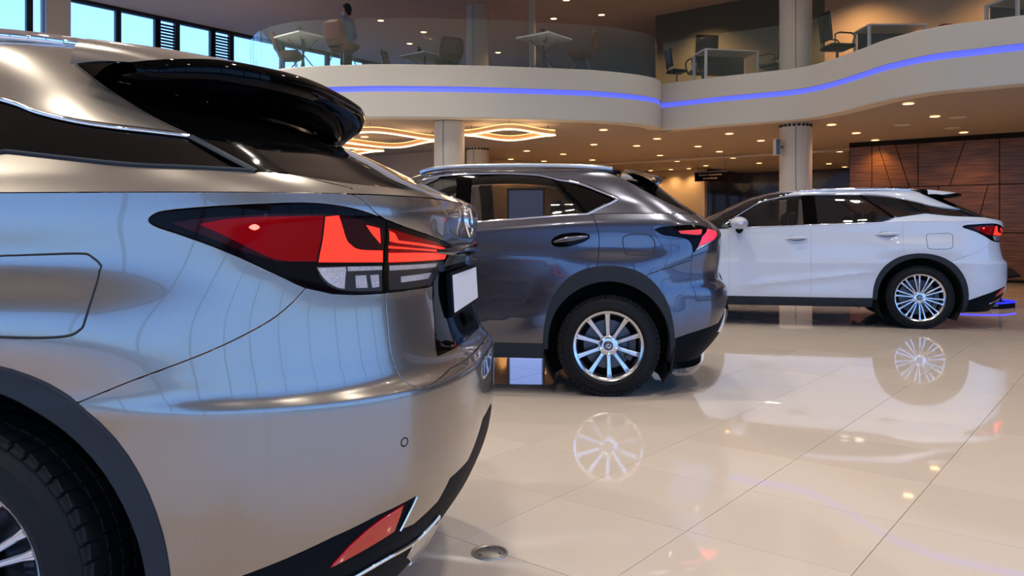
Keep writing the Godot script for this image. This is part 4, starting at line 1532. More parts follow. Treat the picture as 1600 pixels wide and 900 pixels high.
	emblem(mb, Transform3D(Basis(Vector3(0, 0, -1), Vector3.UP, Vector3(1, 0, 0)), Vector3(B.P(C, 1.17).x + 0.006, 1.17, 0)), 0.07, 0.05, 0.009)
	obj("emblem", mb, M.chrome, tg)
	# roof
	mb = MB.new()
	var rt: Array = [[-2.164,0.366],[-1.994,0.391],[-1.702,0.403],[-1.307,0.408],[-0.784,0.405],[-0.288,0.383],[0.154,0.313]]
	var rf := PackedVector2Array([G.side(-2.0, 1.26) + Vector2(0, 0.005), G.side(-1.65, 1.495)])
	for p in smooth2(rt, false): rf.append(p)
	var rr0: Array = [[0.827,0.337]]
	rf.append_array(PackedVector2Array([Vector2(rt[6][0], 0.405), Vector2(rr0[0][0], 0.41), Vector2(rr0[0][0] + 0.05, 0.47), Vector2(C, 0.55), Vector2(C, 0.99), Vector2(G.uf - Surf.LC, 0.99), Vector2(G.uf - Surf.LC, 0.5), Vector2(G.uf - 0.4, 0.45), Vector2(G.uf - 0.2, 0.36), Vector2(G.uf - 0.15, 0.03), Vector2(rf[0].x - 0.03, 0.02)]))
	panel(mb, G, rf, 2, 0.0, 0.02, 0.002, 0.04, 0.02)
	obj("roof", mb, paint, root)
	mb = MB.new()
	panel(mb, G, PackedVector2Array([Vector2(G.uf - 0.17, 0.03), Vector2(G.uf - 0.22, 0.36), Vector2(G.uf - 0.42, 0.45), Vector2(G.uf - Surf.LC, 0.5), Vector2(G.uf - Surf.LC, 0.03)]), 2, -0.004, 0.0, 0.0, 0.06, 0.04)
	obj("windscreen", mb, glass, root)
	# spoiler: wedge carrying the roof on over the rear window
	for part in 2:
		mb = MB.new()
		var rows := []
		for i in 33:
			var sc := i / 16.0 - 1.0
			var a := absf(sc)
			var w := 0.60 * sc
			var yt := 1.582 + 0.012 * (1.0 - a * a)
			var xt := 0.47 - 0.04 * a * a
			var yf := 1.668 - 0.045 * pow(a, 3.0)
			var xf := 0.15
			if part == 0: rows.append([Vector3(xf, yf, w), Vector3(lerpf(xf, xt, 0.4), lerpf(yf, yt, 0.35) + 0.004, w), Vector3(lerpf(xf, xt, 0.75), lerpf(yf, yt, 0.75) + 0.003, w), Vector3(xt, yt, w)])
			else: rows.append([Vector3(xt, yt, w), Vector3(xt + 0.002, yt - 0.012, w), Vector3(xt - 0.03, yt - 0.04, w), Vector3(xt - 0.10, yt - 0.075, w), Vector3(xf + 0.02, yf - 0.12, w)])
		for i in 32:
			for k in rows[0].size() - 1:
				var nn: Vector3 = (rows[i + 1][k] - rows[i][k]).cross(rows[i][k + 1] - rows[i][k]).normalized()
				var out := Vector3(0, 1, 0) if part == 0 else Vector3(0.6, -1, 0)
				if nn.dot(out) < 0.0: nn = -nn
				mb.flat(rows[i][k], rows[i + 1][k], rows[i + 1][k + 1], rows[i][k + 1], nn)
		obj("spoiler" if part == 0 else "spoiler_underside", mb, paint if part == 0 else M.gloss_black, root)
	# front
	mb = MB.new()
	panel(mb, B, rect(B.uf - Surf.LC, 0.375, -2.705, 1.31), 2, 0.0, 0.02, 0.002, 0.08, 0.03)
	obj("front_bumper", mb, paint, root)
	var hood := MB.new()
	for k in 12:
		var a := B.P(B.uf - Surf.LC * k / 12.0, 1.31)
		var b := B.P(B.uf - Surf.LC * (k + 1) / 12.0, 1.31)
		hood.flat(Vector3(a.x, a.y, a.z), Vector3(b.x, b.y, b.z), Vector3(b.x, b.y, -b.z), Vector3(a.x, a.y, -a.z), Vector3.UP)
	obj("hood", hood, paint, root)
	underbody(root, -3.35, 0.72, 0.80, 0.28, 0.72, yc, 2.66)
	for s in [1.0, -1.0]:
		for wx in [0.0, -2.66]:
			var w := make_wheel(root, Vector3(wx, yc, s * 0.785), 0.364, 0.247, 0.225, 0, PI / 2 + 0.03)
			if s < 0.0: w.rotation.y = PI
	for sx in [-1.45, -0.55]:
		for z in [0.37, -0.37]: seat(root, sx, z, M.seat_dark)

# a car whose rear wheel's hub line meets its left flank at «flank», turned by «deg»
func car_root(called: String, label: String, flank: Vector2, deg: float, half: float) -> Node3D:
	var t := deg_to_rad(deg)
	var o := flank + half * Vector2(sin(t), cos(t))
	return thing(called, label, "car", Vector3(o.x, 0, -o.y), -t)

func build_cars() -> void:
	RB = Surf.new([[0.2,0.2,0.86,0.955,2.8,0.25,-3.7,-2.6,0], [0.26,0.26,0.895,1,2.8,0.25,-3.748,-2.6,0], [0.32,0.32,0.922,1.04,2.8,0.25,-3.796,-2.6,0], [0.36,0.36,0.932,1.068,2.8,0.25,-3.828,-2.6,0], [0.4,0.4,0.938,1.094,2.8,0.25,-3.86,-2.6,0], [0.45,0.45,0.942,1.116,2.8,0.25,-3.86571,-2.6,0], [0.5,0.5,0.945,1.13,2.8,0.25,-3.87143,-2.6,0], [0.56,0.56,0.949,1.138,2.8,0.25,-3.87829,-2.6,0], [0.62,0.62,0.951,1.141,2.8,0.25,-3.88514,-2.6,0], [0.74,0.74,0.953,1.142,2.8,0.25,-3.89886,-2.6,0], [0.786,0.786,0.954,1.14,2.8,0.25,-3.891,-2.6,0], [0.796,0.796,0.952,1.132,2.8,0.25,-3.8885,-2.6,0], [0.81,0.81,0.947,1.116,2.8,0.25,-3.885,-2.6,0], [0.83,0.83,0.941,1.098,2.85,0.25,-3.88,-2.6,0], [0.86,0.86,0.936,1.083,2.9,0.25,-3.8725,-2.6,0], [0.9,0.9,0.931,1.073,2.9,0.25,-3.8625,-2.6,0], [0.95,0.95,0.926,1.065,2.9,0.25,-3.85,-2.6,0.005], [1.02,1.02,0.919,1.055,2.95,0.25,-3.76727,-2.6,0.012], [1.08,1.08,0.911,1.053,3.05,0.25,-3.64286,-2.6,0.02], [1.13,1.13,0.904,1.058,3.2,0.25,-3.45,-2.6,0.027], [1.18,1.18,0.897,1.066,3.4,0.25,-3.16429,-2.6,0.034], [1.24,1.24,0.89,1.069,3.6,0.25,-2.92294,-2.6,0.04], [1.285,1.285,0.884,1.055,3.6,0.25,-2.78,-2.6,0.045]], 0.005, -2.6, [["g", 0.1, 1.115, 0.42, 0.07, -0.014], ["g", 0.02, 0.94, 0.5, 0.13, 0.036], ["c", 0, 0.375, 0.53, 0.735, -0.022], ["l", -2.2, 0.47, -0.35, 0.7, 0.1, 0.01], ["g", -1.2, 0.62, 0.9, 0.16, -0.014], ["g", 1.75, 1.0, 0.45, 0.14, -0.012]])
	RG = Surf.new([[0,1.285,0.884,1.055,3.6,0.25,-2.78,-2.23,0.045], [0.03,1.307,0.87,1.015,3.5,0.25,-2.75,-2.2,0.045], [0.06,1.33,0.855,0.965,3.4,0.215,-2.7,-2.15,0.044], [0.1,1.362,0.838,0.89,3.2,0.14,-2.62,-2.07,0.042], [0.2,1.445,0.798,0.715,3.1,-0.035,-2.4,-1.85,0.034], [0.3,1.527,0.752,0.535,3.1,-0.215,-2.17,-1.62,0.024], [0.4,1.618,0.712,0.37,3.1,-0.38,-1.95,-1.4,0.012], [0.45,1.668,0.686,0.285,3.1,-0.465,-1.83,-1.28,0.006], [0.5,1.708,0.648,0.205,3.1,-0.545,-1.7,-1.15,0], [0.56,1.724,0.58,0.12,3,-0.63,-1.56,-1.01,0], [0.7,1.738,0.42,0,3,-0.75,-1.3,-0.75,0], [0.9,1.744,0.2,-0.2,3,-0.95,-1,-0.45,0], [1.05,1.746,0.03,-0.3,3,-1.05,-0.9,-0.35,0]], 0.012, -1.9, [])
	RGW = Surf.new([[0,1.285,0.884,1.055,3.6,0.25,-2.78,-2.23,0.045], [0.03,1.307,0.87,1.015,3.5,0.25,-2.75,-2.2,0.045], [0.06,1.33,0.855,0.965,3.4,0.215,-2.7,-2.15,0.044], [0.1,1.362,0.838,0.89,3.2,0.14,-2.62,-2.07,0.042], [0.2,1.445,0.798,0.715,3.1,-0.035,-2.4,-1.85,0.034], [0.3,1.527,0.752,0.535,3.1,-0.215,-2.17,-1.62,0.024], [0.4,1.607,0.7,0.37,3.1,-0.38,-1.95,-1.4,0.012], [0.45,1.64,0.668,0.285,3.1,-0.465,-1.83,-1.28,0.006], [0.5,1.664,0.62,0.205,3.1,-0.545,-1.7,-1.15,0], [0.56,1.684,0.55,0.12,3,-0.63,-1.56,-1.01,0], [0.7,1.704,0.42,0,3,-0.75,-1.3,-0.75,0], [0.9,1.714,0.2,-0.2,3,-0.95,-1,-0.45,0], [1.05,1.717,0.03,-0.3,3,-1.05,-0.9,-0.35,0]], 0.012, -1.9, [])
	XB = Surf.new([[0.24,0.24,0.86,0.74,2.8,0.25,-3.43,-2.4,0], [0.3,0.3,0.88,0.8,2.8,0.25,-3.475,-2.4,0], [0.37,0.37,0.897,0.86,2.8,0.25,-3.5275,-2.4,0], [0.44,0.44,0.908,0.905,2.8,0.25,-3.55571,-2.4,0], [0.52,0.52,0.916,0.935,2.8,0.25,-3.56714,-2.4,0], [0.62,0.62,0.92,0.952,2.8,0.25,-3.58143,-2.4,0], [0.72,0.72,0.92,0.95,2.8,0.25,-3.59571,-2.4,0], [0.77,0.77,0.918,0.935,2.8,0.25,-3.595,-2.4,0], [0.8,0.8,0.917,0.9,2.8,0.25,-3.5875,-2.4,0], [0.84,0.84,0.916,0.875,2.9,0.25,-3.5775,-2.4,0], [0.9,0.9,0.914,0.865,3,0.25,-3.5625,-2.4,0], [0.97,0.97,0.912,0.868,3.2,0.25,-3.52,-2.4,0.01], [1.04,1.04,0.904,0.875,3.4,0.25,-3.415,-2.4,0.02], [1.1,1.1,0.893,0.885,3.4,0.25,-3.2125,-2.4,0.035], [1.16,1.16,0.884,0.885,3.3,0.25,-2.97143,-2.4,0.05], [1.22,1.22,0.877,0.85,3.1,0.25,-2.74545,-2.4,0.07], [1.245,1.245,0.873,0.82,3.05,0.25,-2.67727,-2.4,0.075], [1.265,1.265,0.862,0.79,3,0.25,-2.62273,-2.4,0.08], [1.31,1.31,0.833,0.72,3,0.25,-2.5,-2.4,0.085]], 0.012, -2.4, [["g", 0.1, 1.05, 0.4, 0.06, -0.012], ["r", 0, 0.361, 0.5, 0.72, 0.014], ["g", -0.9, 0.66, 0.55, 0.16, -0.022], ["l", -1.9, 0.42, -0.35, 0.6, 0.1, 0.012], ["g", 1.2, 0.95, 0.14, 0.12, 0.012]])
	XG = Surf.new([[0,1.31,0.833,0.72,3,0.12,-2.5,-2,0.085], [0.05,1.353,0.815,0.66,3,0.06,-2.38,-1.88,0.08], [0.1,1.395,0.8,0.6,3,0,-2.26,-1.76,0.075], [0.2,1.475,0.755,0.495,3,-0.105,-2.02,-1.52,0.06], [0.3,1.555,0.698,0.4,3,-0.2,-1.8,-1.3,0.035], [0.36,1.598,0.655,0.335,3,-0.265,-1.67,-1.17,0.02], [0.42,1.632,0.6,0.26,3,-0.34,-1.53,-1.03,0], [0.5,1.658,0.51,0.15,3,-0.45,-1.38,-0.88,0], [0.65,1.68,0.35,0,3,-0.6,-1.1,-0.6,0], [0.85,1.692,0.15,-0.15,3,-0.75,-0.85,-0.35,0], [1,1.695,0.02,-0.2,3,-0.8,-0.7,-0.2,0]], 0.012, -1.7, [])
	make_rx(car_root("car", "silver beige SUV filling the left of the picture, its lit tail lamp towards the middle", Vector2(-1.30, 1.80), 5.0, 0.9475), M.paint_silver, M.dark_glass, false)
	make_nx(car_root("car", "dark grey SUV with ten spoke wheel parked in the middle, behind the silver one", Vector2(0.687, 5.66), 5.0, 0.90), M.paint_grey)
	make_rx(car_root("car", "white SUV parked furthest away before the wood panelled wall", Vector2(4.86, 9.45), 12.0, 0.9475), M.paint_white, M.tint_glass, true)

# ---------------------------------------------------------------- the building
# The building stands on its own grid: l runs away from the camera to the right, t across it, metres from the camera's foot.
const GS := 0.6246
const GC := 0.7810
var GB := Basis(Vector3(GC, 0, GS), Vector3.UP, Vector3(-GS, 0, GC))   # box axes: t, up, -l

func gp(l: float, t: float, y: float) -> Vector3:
	return Vector3(GS * l + GC * t, y, -(GC * l - GS * t))

func at(x: float, d: float, y: float) -> Vector3:
	return Vector3(x, y, -d)

func curve3(pts: Array, per := 8) -> Array:
	var o := []
	for p in smooth2(pts, false, per): o.append(p)
	return o

func gbox(mb: MB, l0: float, l1: float, t0: float, t1: float, y0: float, y1: float, bev := 0.0) -> void:
	mb.box(gp((l0 + l1) * 0.5, (t0 + t1) * 0.5, (y0 + y1) * 0.5), Vector3(t1 - t0, y1 - y0, l1 - l0), bev, GB)

const L0 := -9.0
const L1 := 31.0
const T0 := -21.05
const T1 := 9.0
const CEIL := 7.0
const SOFFIT := 3.3
const UPPER := 4.30

func plain_part(called: String, mesh: Mesh, parent: Node, xf: Transform3D, m: Material = null) -> MeshInstance3D:
	var o := MeshInstance3D.new()
	o.mesh = mesh
	if m: o.material_override = m
	o.name = called
	o.transform = xf
	parent.add_child(o, true)
	return o

func build_house() -> void:
	var tilemats := []
	for k in 3:
		var m := mat("floor_tile_%s" % ["a", "b", "c"][k], [Color(0.75, 0.695, 0.64), Color(0.74, 0.685, 0.63), Color(0.76, 0.705, 0.65)][k], 0.035)
		m.metallic_specular = 0.9
		tilemats.append(m)
	mat("grout", Color(0.40, 0.35, 0.30), 0.8)
	mat("wall_white", Color(0.80, 0.77, 0.72), 0.85)
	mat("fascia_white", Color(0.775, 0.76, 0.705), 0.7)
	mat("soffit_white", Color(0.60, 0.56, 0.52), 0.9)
	mat("ceiling_grey", Color(0.78, 0.72, 0.67), 0.9)
	mat("column_white", Color(0.78, 0.74, 0.66), 0.7)
	mat("frame_dark", Color(0.05, 0.06, 0.07), 0.5)
	mat("louvre", Color(0.07, 0.10, 0.13), 0.5)
	mat("pavement", Color(0.45, 0.45, 0.45), 0.9)
	mat("wall_green_grey", Color(0.36, 0.36, 0.30), 0.8)
	mat("wall_grey", Color(0.58, 0.53, 0.48), 0.85)
	mat("wall_warm", Color(0.66, 0.58, 0.47), 0.8)
	mat("wall_blue_dark", Color(0.07, 0.065, 0.17), 0.6)
	mat("carpet_dark", Color(0.16, 0.14, 0.12), 0.9)
	glass_mat("window_glass", Color(0.75, 0.88, 0.95), 0.05)
	glass_mat("rail_glass", Color(0.62, 0.72, 0.66), 0.05).metallic_specular = 0.3
	glass_mat("partition_glass", Color(0.5, 0.5, 0.5), 0.03).metallic_specular = 0.15
	glow_mat("led_blue", Color(0.38, 0.43, 0.95), 0.55)
	glow_mat("led_blue_bright", Color(0.10, 0.14, 1.0), 1.6)
	glow_mat("led_warm", Color(1.0, 0.86, 0.66), 3.0)
	glow_mat("led_amber", Color(1.0, 0.74, 0.47), 1.25)
	glow_mat("led_amber_dim", Color(0.75, 0.55, 0.36), 0.35)
	glow_mat("lens_glow", Color(1.0, 0.80, 0.55), 5.0)
	var wood := mat("walnut", Color(1, 1, 1), 0.35)
	wood.albedo_texture = noise_tex(0.012, 5, [Color(0.21, 0.12, 0.04), Color(0.57, 0.37, 0.15)], 1024, 4)
	wood.uv1_triplanar = true
	wood.uv1_scale = Vector3(0.12, 1.6, 0.12)

	# floor: bed of grout, then every tile
	var mb := MB.new()
	gbox(mb, L0, L1, T0, T1, -0.25, -0.004)
	var fl := struct("floor", mb, M.grout, "glossy beige floor of large square tiles", "floor")
	const TS := 0.628
	mb = MB.new()
	mb.box(Vector3(0, -0.01, 0), Vector3(TS - 0.0025, 0.02, TS - 0.0025), 0.0008, GB)
	var meshes := []
	for k in 3:
		var tm := mb.mesh()
		tm.surface_set_material(0, tilemats[k])
		meshes.append(tm)
	var spots := []
	var rest := []
	for i in range(-18, 45):
		for j in range(-32, 13):
			var l := 2.898 + (i + 0.5) * TS
			var t := -1.430 + (j + 0.5) * TS
			if l < L0 + 0.32 or l > L1 - 0.32 or t < T0 + 0.32 or t > T1 - 0.32: continue
			var p := gp(l, t, 0.0)
			var z := -p.z
			var seen := z > 2.0 and absf(p.x) < z * 0.68 + 0.5 and p.x > -0.75 - 0.02 * z
			if seen: spots.append([z, p, i, j])
			else: rest.append(p)
	spots.sort_custom(func(a: Array, b: Array) -> bool: return a[0] < b[0])
	var rng := RandomNumberGenerator.new()
	rng.seed = 5
	for k in spots.size():
		if k < 290: plain_part("tile", meshes[rng.randi() % 3], fl, Transform3D(Basis(), spots[k][1]))
		else: rest.append(spots[k][1])
	var mm := MultiMesh.new()
	mm.transform_format = MultiMesh.TRANSFORM_3D
	mm.mesh = meshes[0]
	mm.instance_count = rest.size()
	for k in rest.size(): mm.set_instance_transform(k, Transform3D(Basis(), rest[k]))
	var mmi := MultiMeshInstance3D.new()
	mmi.multimesh = mm
	mmi.name = "tile_field"
	fl.add_child(mmi)
	tag(mmi, "", "", "", "stuff")

	# ground outside
	mb = MB.new()
	gbox(mb, -60, L0 - 0.3, -90, 60, -0.5, -0.2)
	gbox(mb, L0 - 0.3, 90, -90, T0 - 0.3, -0.5, -0.2)
	gbox(mb, L0 - 0.3, 60, T1 + 0.3, 60, -0.5, -0.2)
	struct("pavement", mb, M.pavement, "grey pavement outside the glass front", "pavement")

	# shell
	mb = MB.new()
	gbox(mb, L0 - 0.3, L1 + 0.3, T0 - 0.3, T1 + 0.3, CEIL, CEIL + 0.3)
	struct("ceiling", mb, M.ceiling_grey, "high grey ceiling over the hall and the upper floor", "ceiling")
	mb = MB.new()
	gbox(mb, L1, L1 + 0.3, T0 - 0.3, T1 + 0.3, -0.25, CEIL)
	struct("wall_back", mb, M.wall_warm)
	mb = MB.new()
	gbox(mb, 14.0, L1, T1, T1 + 0.3, -0.25, CEIL)
	var wr := struct("wall_right", mb, M.wall_white, "outer wall to the right, glazed towards the front", "wall")
	mb = MB.new()
	gbox(mb, L0, 14.0, T1, T1 + 0.18, CEIL - 0.35, CEIL)
	gbox(mb, L0, 14.0, T1, T1 + 0.18, 0.0, 0.15)
	gbox(mb, L0, 14.0, T1, T1 + 0.18, 5.0, 5.1)
	obj("head_and_sill", mb, M.frame_dark, wr)
	for k in 7:
		var l0 := L0 + k * 3.3
		mb = MB.new()
		gbox(mb, l0 - 0.05, l0 + 0.07, T1, T1 + 0.18, 0.0, CEIL, 0.01)
		obj("mullion", mb, M.frame_dark, wr)
		for y in [[0.15, 5.0], [5.1, CEIL - 0.35]]:
			mb = MB.new()
			gbox(mb, l0 + 0.07, minf(l0 + 3.23, 14.0), T1 + 0.085, T1 + 0.10, y[0], y[1])
			obj("pane", mb, M.window_glass, wr)
	glass_front()
	mezzanine()
	under_mezzanine()

# glazed walls: to the left along the grid, and behind the camera
func glass_front() -> void:
	var wl := sub("wall_left", self)
	tag(wl, "glazed outer wall with dark frames and louvred strips at upper left", "wall", "", "structure")
	var mb := MB.new()
	var base := 9.02
	# sill, head and the posts; [from, to] along the wall
	gbox(mb, L0, L1, T0 - 0.18, T0, CEIL - 0.09, CEIL)
	gbox(mb, L0, L1, T0 - 0.18, T0, 0.0, 0.12)
	gbox(mb, L0, L1, T0 - 0.18, T0, 3.35, 4.2)
	obj("head_and_sill", mb, M.frame_dark, wl)
	var post := MB.new()
	post.box(Vector3(0, CEIL * 0.5, 0), Vector3(0.14, CEIL, 0.14), 0.01, GB)
	var pm := post.mesh()
	pm.surface_set_material(0, M.frame_dark)
	var cells := []
	var s := -18.0
	while s < -2.4:
		cells.append([s, s + 1.95])
		s += 2.1
	for e in [[-2.3, -0.97], [-0.35, 0.77], [0.89, 1.84], [2.53, 3.48], [4.22, 5.85], [5.97, 7.6], [7.75, 9.2], [9.35, 11.2], [11.35, 13.2], [13.35, 15.2], [15.35, 17.2], [17.35, 19.2], [19.35, 21.2]]: cells.append(e)
	for c in cells:
		var l0: float = base + c[0]
		var l1: float = base + c[1]
		plain_part("mullion", pm, wl, Transform3D(Basis(), gp(l1 + 0.06, T0 - 0.09, 0)))
		for y in [[0.12, 3.35], [4.2, CEIL - 0.09]]:
			mb = MB.new()
			gbox(mb, l0, l1, T0 - 0.10, T0 - 0.085, y[0], y[1])
			obj("pane", mb, M.window_glass, wl)
	for c in [[1.90, 2.40], [3.54, 4.08]]:
		for y in [[0.12, 3.35], [4.2, CEIL - 0.09]]:
			mb = MB.new()
			var n := int((y[1] - y[0]) / 0.085)
			for k in n:
				mb.box(gp(base + (c[0] + c[1]) * 0.5, T0 - 0.06, y[0] + (k + 0.5) * 0.085), Vector3(0.06, 0.012, c[1] - c[0]), 0.0, GB * Basis(Vector3.BACK, 0.7))
			tag(obj("louvre_slats", mb, M.louvre, wl), "dark louvre slats", "", "", "stuff")
		for e in c: plain_part("mullion", pm, wl, Transform3D(Basis(), gp(base + e + (0.05 if e == c[1] else -0.02), T0 - 0.09, 0)))
	mb = MB.new()
	gbox(mb, base - 0.97, base - 0.41, T0 - 0.3, T0 + 0.12, 0.0, CEIL, 0.02)
	obj("pier", mb, M.column_white, wl)
	# behind the camera
	var wf := sub("wall_front", self)
	tag(wf, "glazed shop front behind the viewer", "wall", "", "structure")
	mb = MB.new()
	gbox(mb, L0 - 0.18, L0, T0, T1, 4.8, 4.9)
	gbox(mb, L0 - 0.18, L0, T0, T1, 0.0, 0.15)
	obj("head_and_sill", mb, M.frame_dark, wf)
	mb = MB.new()
	gbox(mb, L0 - 0.3, L0, T0, T1, 4.9, CEIL)
	obj("bulkhead", mb, M.wall_white, wf)
	var t := T0
	while t < T1 - 0.5:
		plain_part("mullion", pm, wf, Transform3D(Basis(), gp(L0 - 0.09, t, 0)))
		for y in [[0.15, 4.8]]:
			mb = MB.new()
			gbox(mb, L0 - 0.10, L0 - 0.085, t + 0.07, minf(t + 3.23, T1), y[0], y[1])
			obj("pane", mb, M.window_glass, wf)
		t += 3.3

var EDGE := []   # plan line of the gallery edge, [x, depth]

func mezzanine() -> void:
	var left := [[-6.6, 24.0], [-6.3, 20.0], [-5.9, 17.6], [-5.3, 16.2], [-4.6, 15.5], [-3.9, 15.2], [-3.0, 15.05], [-2.42, 15.0], [-1.4, 15.05], [-0.37, 15.16], [1.31, 15.48], [2.0, 15.72], [2.44, 15.96], [2.85, 16.28], [3.10, 16.65], [3.2, 17.08, 1]]
	var right := [[3.12, 17.13, 1], [3.6, 16.74], [4.27, 16.2], [5.0, 15.72], [5.42, 15.42], [5.72, 15.0], [5.9, 14.4], [6.02, 13.7], [6.15, 12.96], [6.5, 12.25], [6.97, 11.87], [7.43, 11.54], [8.4, 11.0], [10.0, 10.3], [13.0, 9.4], [17.9, 8.4, 1]]
	var e1 := curve3(left, 6)
	var e2 := curve3(right, 6)
	EDGE = e1 + e2
	# slab
	var poly := PackedVector2Array()
	for p in EDGE: poly.append(p)
	var b1 := gp(L1, T1, 0)
	var b2 := gp(L1, T0, 0)
	var b3 := gp(L1, T0, 0)
	poly.append_array(PackedVector2Array([Vector2(b1.x, -b1.z), Vector2(b2.x, -b2.z)]))
	b3 = gp(16.5, T0, 0)
	poly.append(Vector2(b3.x, -b3.z))
	var inner: PackedVector2Array = grow(poly, -0.12)
	var mb := MB.new()
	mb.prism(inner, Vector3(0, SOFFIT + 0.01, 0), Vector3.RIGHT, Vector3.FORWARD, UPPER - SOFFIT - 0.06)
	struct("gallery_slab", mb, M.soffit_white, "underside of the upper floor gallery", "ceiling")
	mb = MB.new()
	mb.prism(grow(poly, -0.35), Vector3(0, UPPER - 0.04, 0), Vector3.RIGHT, Vector3.FORWARD, 0.04)
	struct("gallery_floor", mb, M.carpet_dark, "floor of the upper gallery", "floor")
	# fascia: two bands with a lit slot between them
	var n := EDGE.size()
	var nrm := []
	for i in n:
		var a: Vector2 = EDGE[maxi(i - 1, 0)]
		var b: Vector2 = EDGE[mini(i + 1, n - 1)]
		var d := (b - a).normalized()
		nrm.append(Vector2(d.y, -d.x))
	var band := func(m: MB, i0: int, i1: int, prof: Array) -> void:
		for i in range(i0, i1):
			for k in prof.size() - 1:
				var q: Array = []
				for e in [[i, k], [i + 1, k], [i + 1, k + 1], [i, k + 1]]:
					var p: Vector2 = EDGE[e[0]] + nrm[e[0]] * prof[e[1]].x
					q.append(Vector3(p.x, prof[e[1]].y, -p.y))
				var dv: Vector2 = (prof[k + 1] - prof[k]).normalized()
				var N := []
				for e in [i, i + 1, i + 1, i]:
					N.append(Vector3(nrm[e].x * dv.y, -dv.x, -nrm[e].y * dv.y).normalized())
				m.quad(q[0], q[1], q[2], q[3], N[0], N[1], N[2], N[3])
	var split := e1.size()
	var spans := [[0, split - 1], [split, n - 1]]
	var fa := sub("gallery_fascia", self)
	tag(fa, "curved white fascia of the gallery with a blue light line", "fascia", "", "structure")
	for sp in spans:
		mb = MB.new()
		band.call(mb, sp[0], sp[1], [Vector2(-0.3, SOFFIT), Vector2(-0.015, SOFFIT), Vector2(0, SOFFIT + 0.015), Vector2(0, 3.785), Vector2(-0.06, 3.785)])
		obj("lower_band", mb, M.fascia_white, fa)
		mb = MB.new()
		band.call(mb, sp[0], sp[1], [Vector2(-0.06, 3.890), Vector2(0, 3.890), Vector2(0, 4.285), Vector2(-0.015, 4.30), Vector2(-0.38, 4.30), Vector2(-0.38, 4.27)])
		obj("upper_band", mb, M.fascia_white, fa)
		mb = MB.new()
		band.call(mb, sp[0], sp[1], [Vector2(-0.02, 3.785), Vector2(-0.03, 3.890)])
		tag(obj("blue_led_strip", mb, M.led_blue, fa), "glowing blue light line")
	# glass railing: panes along both edges
	var kinds := [["glass_balustrade", "clear glass balustrade on the left rounded gallery edge", 0, split - 1], ["glass_balustrade", "clear glass balustrade on the right sweeping gallery edge", split, n - 1]]
	for kd in kinds:
		var bal := thing(kd[0], kd[1], "balustrade", Vector3.ZERO)
		var i0: int = kd[2]
		while i0 < kd[3]:
			var i1 := i0 + 1
			var len := 0.0
			while i1 <= kd[3]:
				len += (EDGE[i1] - EDGE[i1 - 1]).length()
				if len > 1.35 or i1 == kd[3]: break
				i1 += 1
			i1 = mini(i1, kd[3])
			mb = MB.new()
			for side in [[-0.10, 1.0], [-0.112, -1.0]]:
				for i in range(i0, i1):
					var a0: Vector2 = EDGE[i] + nrm[i] * side[0]
					var a1: Vector2 = EDGE[i + 1] + nrm[i + 1] * side[0]
					if i == i0: a0 = a0.lerp(a1, 0.02)
					if i == i1 - 1: a1 = a1.lerp(a0, 0.02)
					var N0: Vector3 = Vector3(nrm[i].x, 0, -nrm[i].y) * side[1]
					var N1: Vector3 = Vector3(nrm[i + 1].x, 0, -nrm[i + 1].y) * side[1]
					mb.quad(Vector3(a0.x, 4.30, -a0.y), Vector3(a1.x, 4.30, -a1.y), Vector3(a1.x, 5.2, -a1.y), Vector3(a0.x, 5.2, -a0.y), N0, N1, N1, N0)
			obj("glass_pane", mb, M.rail_glass, bal)
			i0 = i1
	# columns
	column("column", at(-1.24, 15.75, 0), 0.30, 0.0, SOFFIT, false, "white round column under the gallery, behind the grey SUV")
	column("column", at(5.74, 16.1, 0), 0.315, 0.0, CEIL, true, "white round column with a slotted dark collar rising above the white SUV")
	column("column", at(-0.90, 20.8, 0), 0.29, 0.0, CEIL, true, "pale round column deep under the gallery, rising behind the tables upstairs")
	column("column", at(0.50, 19.5, 0), 0.075, UPPER, CEIL, false, "slender pale column upstairs behind the square table")

func column(called: String, p: Vector3, r: float, y0: float, y1: float, collar: bool, label: String) -> void:
	var c := thing(called, label, "column", p)
	var mb := MB.new()
	mb.lathe([Vector2(r, y0), Vector2(r, y1)], 40)
	obj("shaft", mb, M.column_white, c)
	mb = MB.new()
	mb.box(Vector3(-0.10 * r / 0.3, (y0 + y1) * 0.5, r * 0.95), Vector3(0.008, y1 - y0, 0.012))
	obj("seam", mb, M.cap_grey, c)
	if collar:
		mb = MB.new()
		for k in 22:
			var a := TAU * k / 22
			mb.box(Vector3(cos(a) * r, SOFFIT - 0.035, sin(a) * r), Vector3(0.012, 0.05, TAU * r / 22 * 0.7), 0.0, Basis(Vector3.UP, -a))
		obj("slotted_collar", mb, M.shade_line, c)

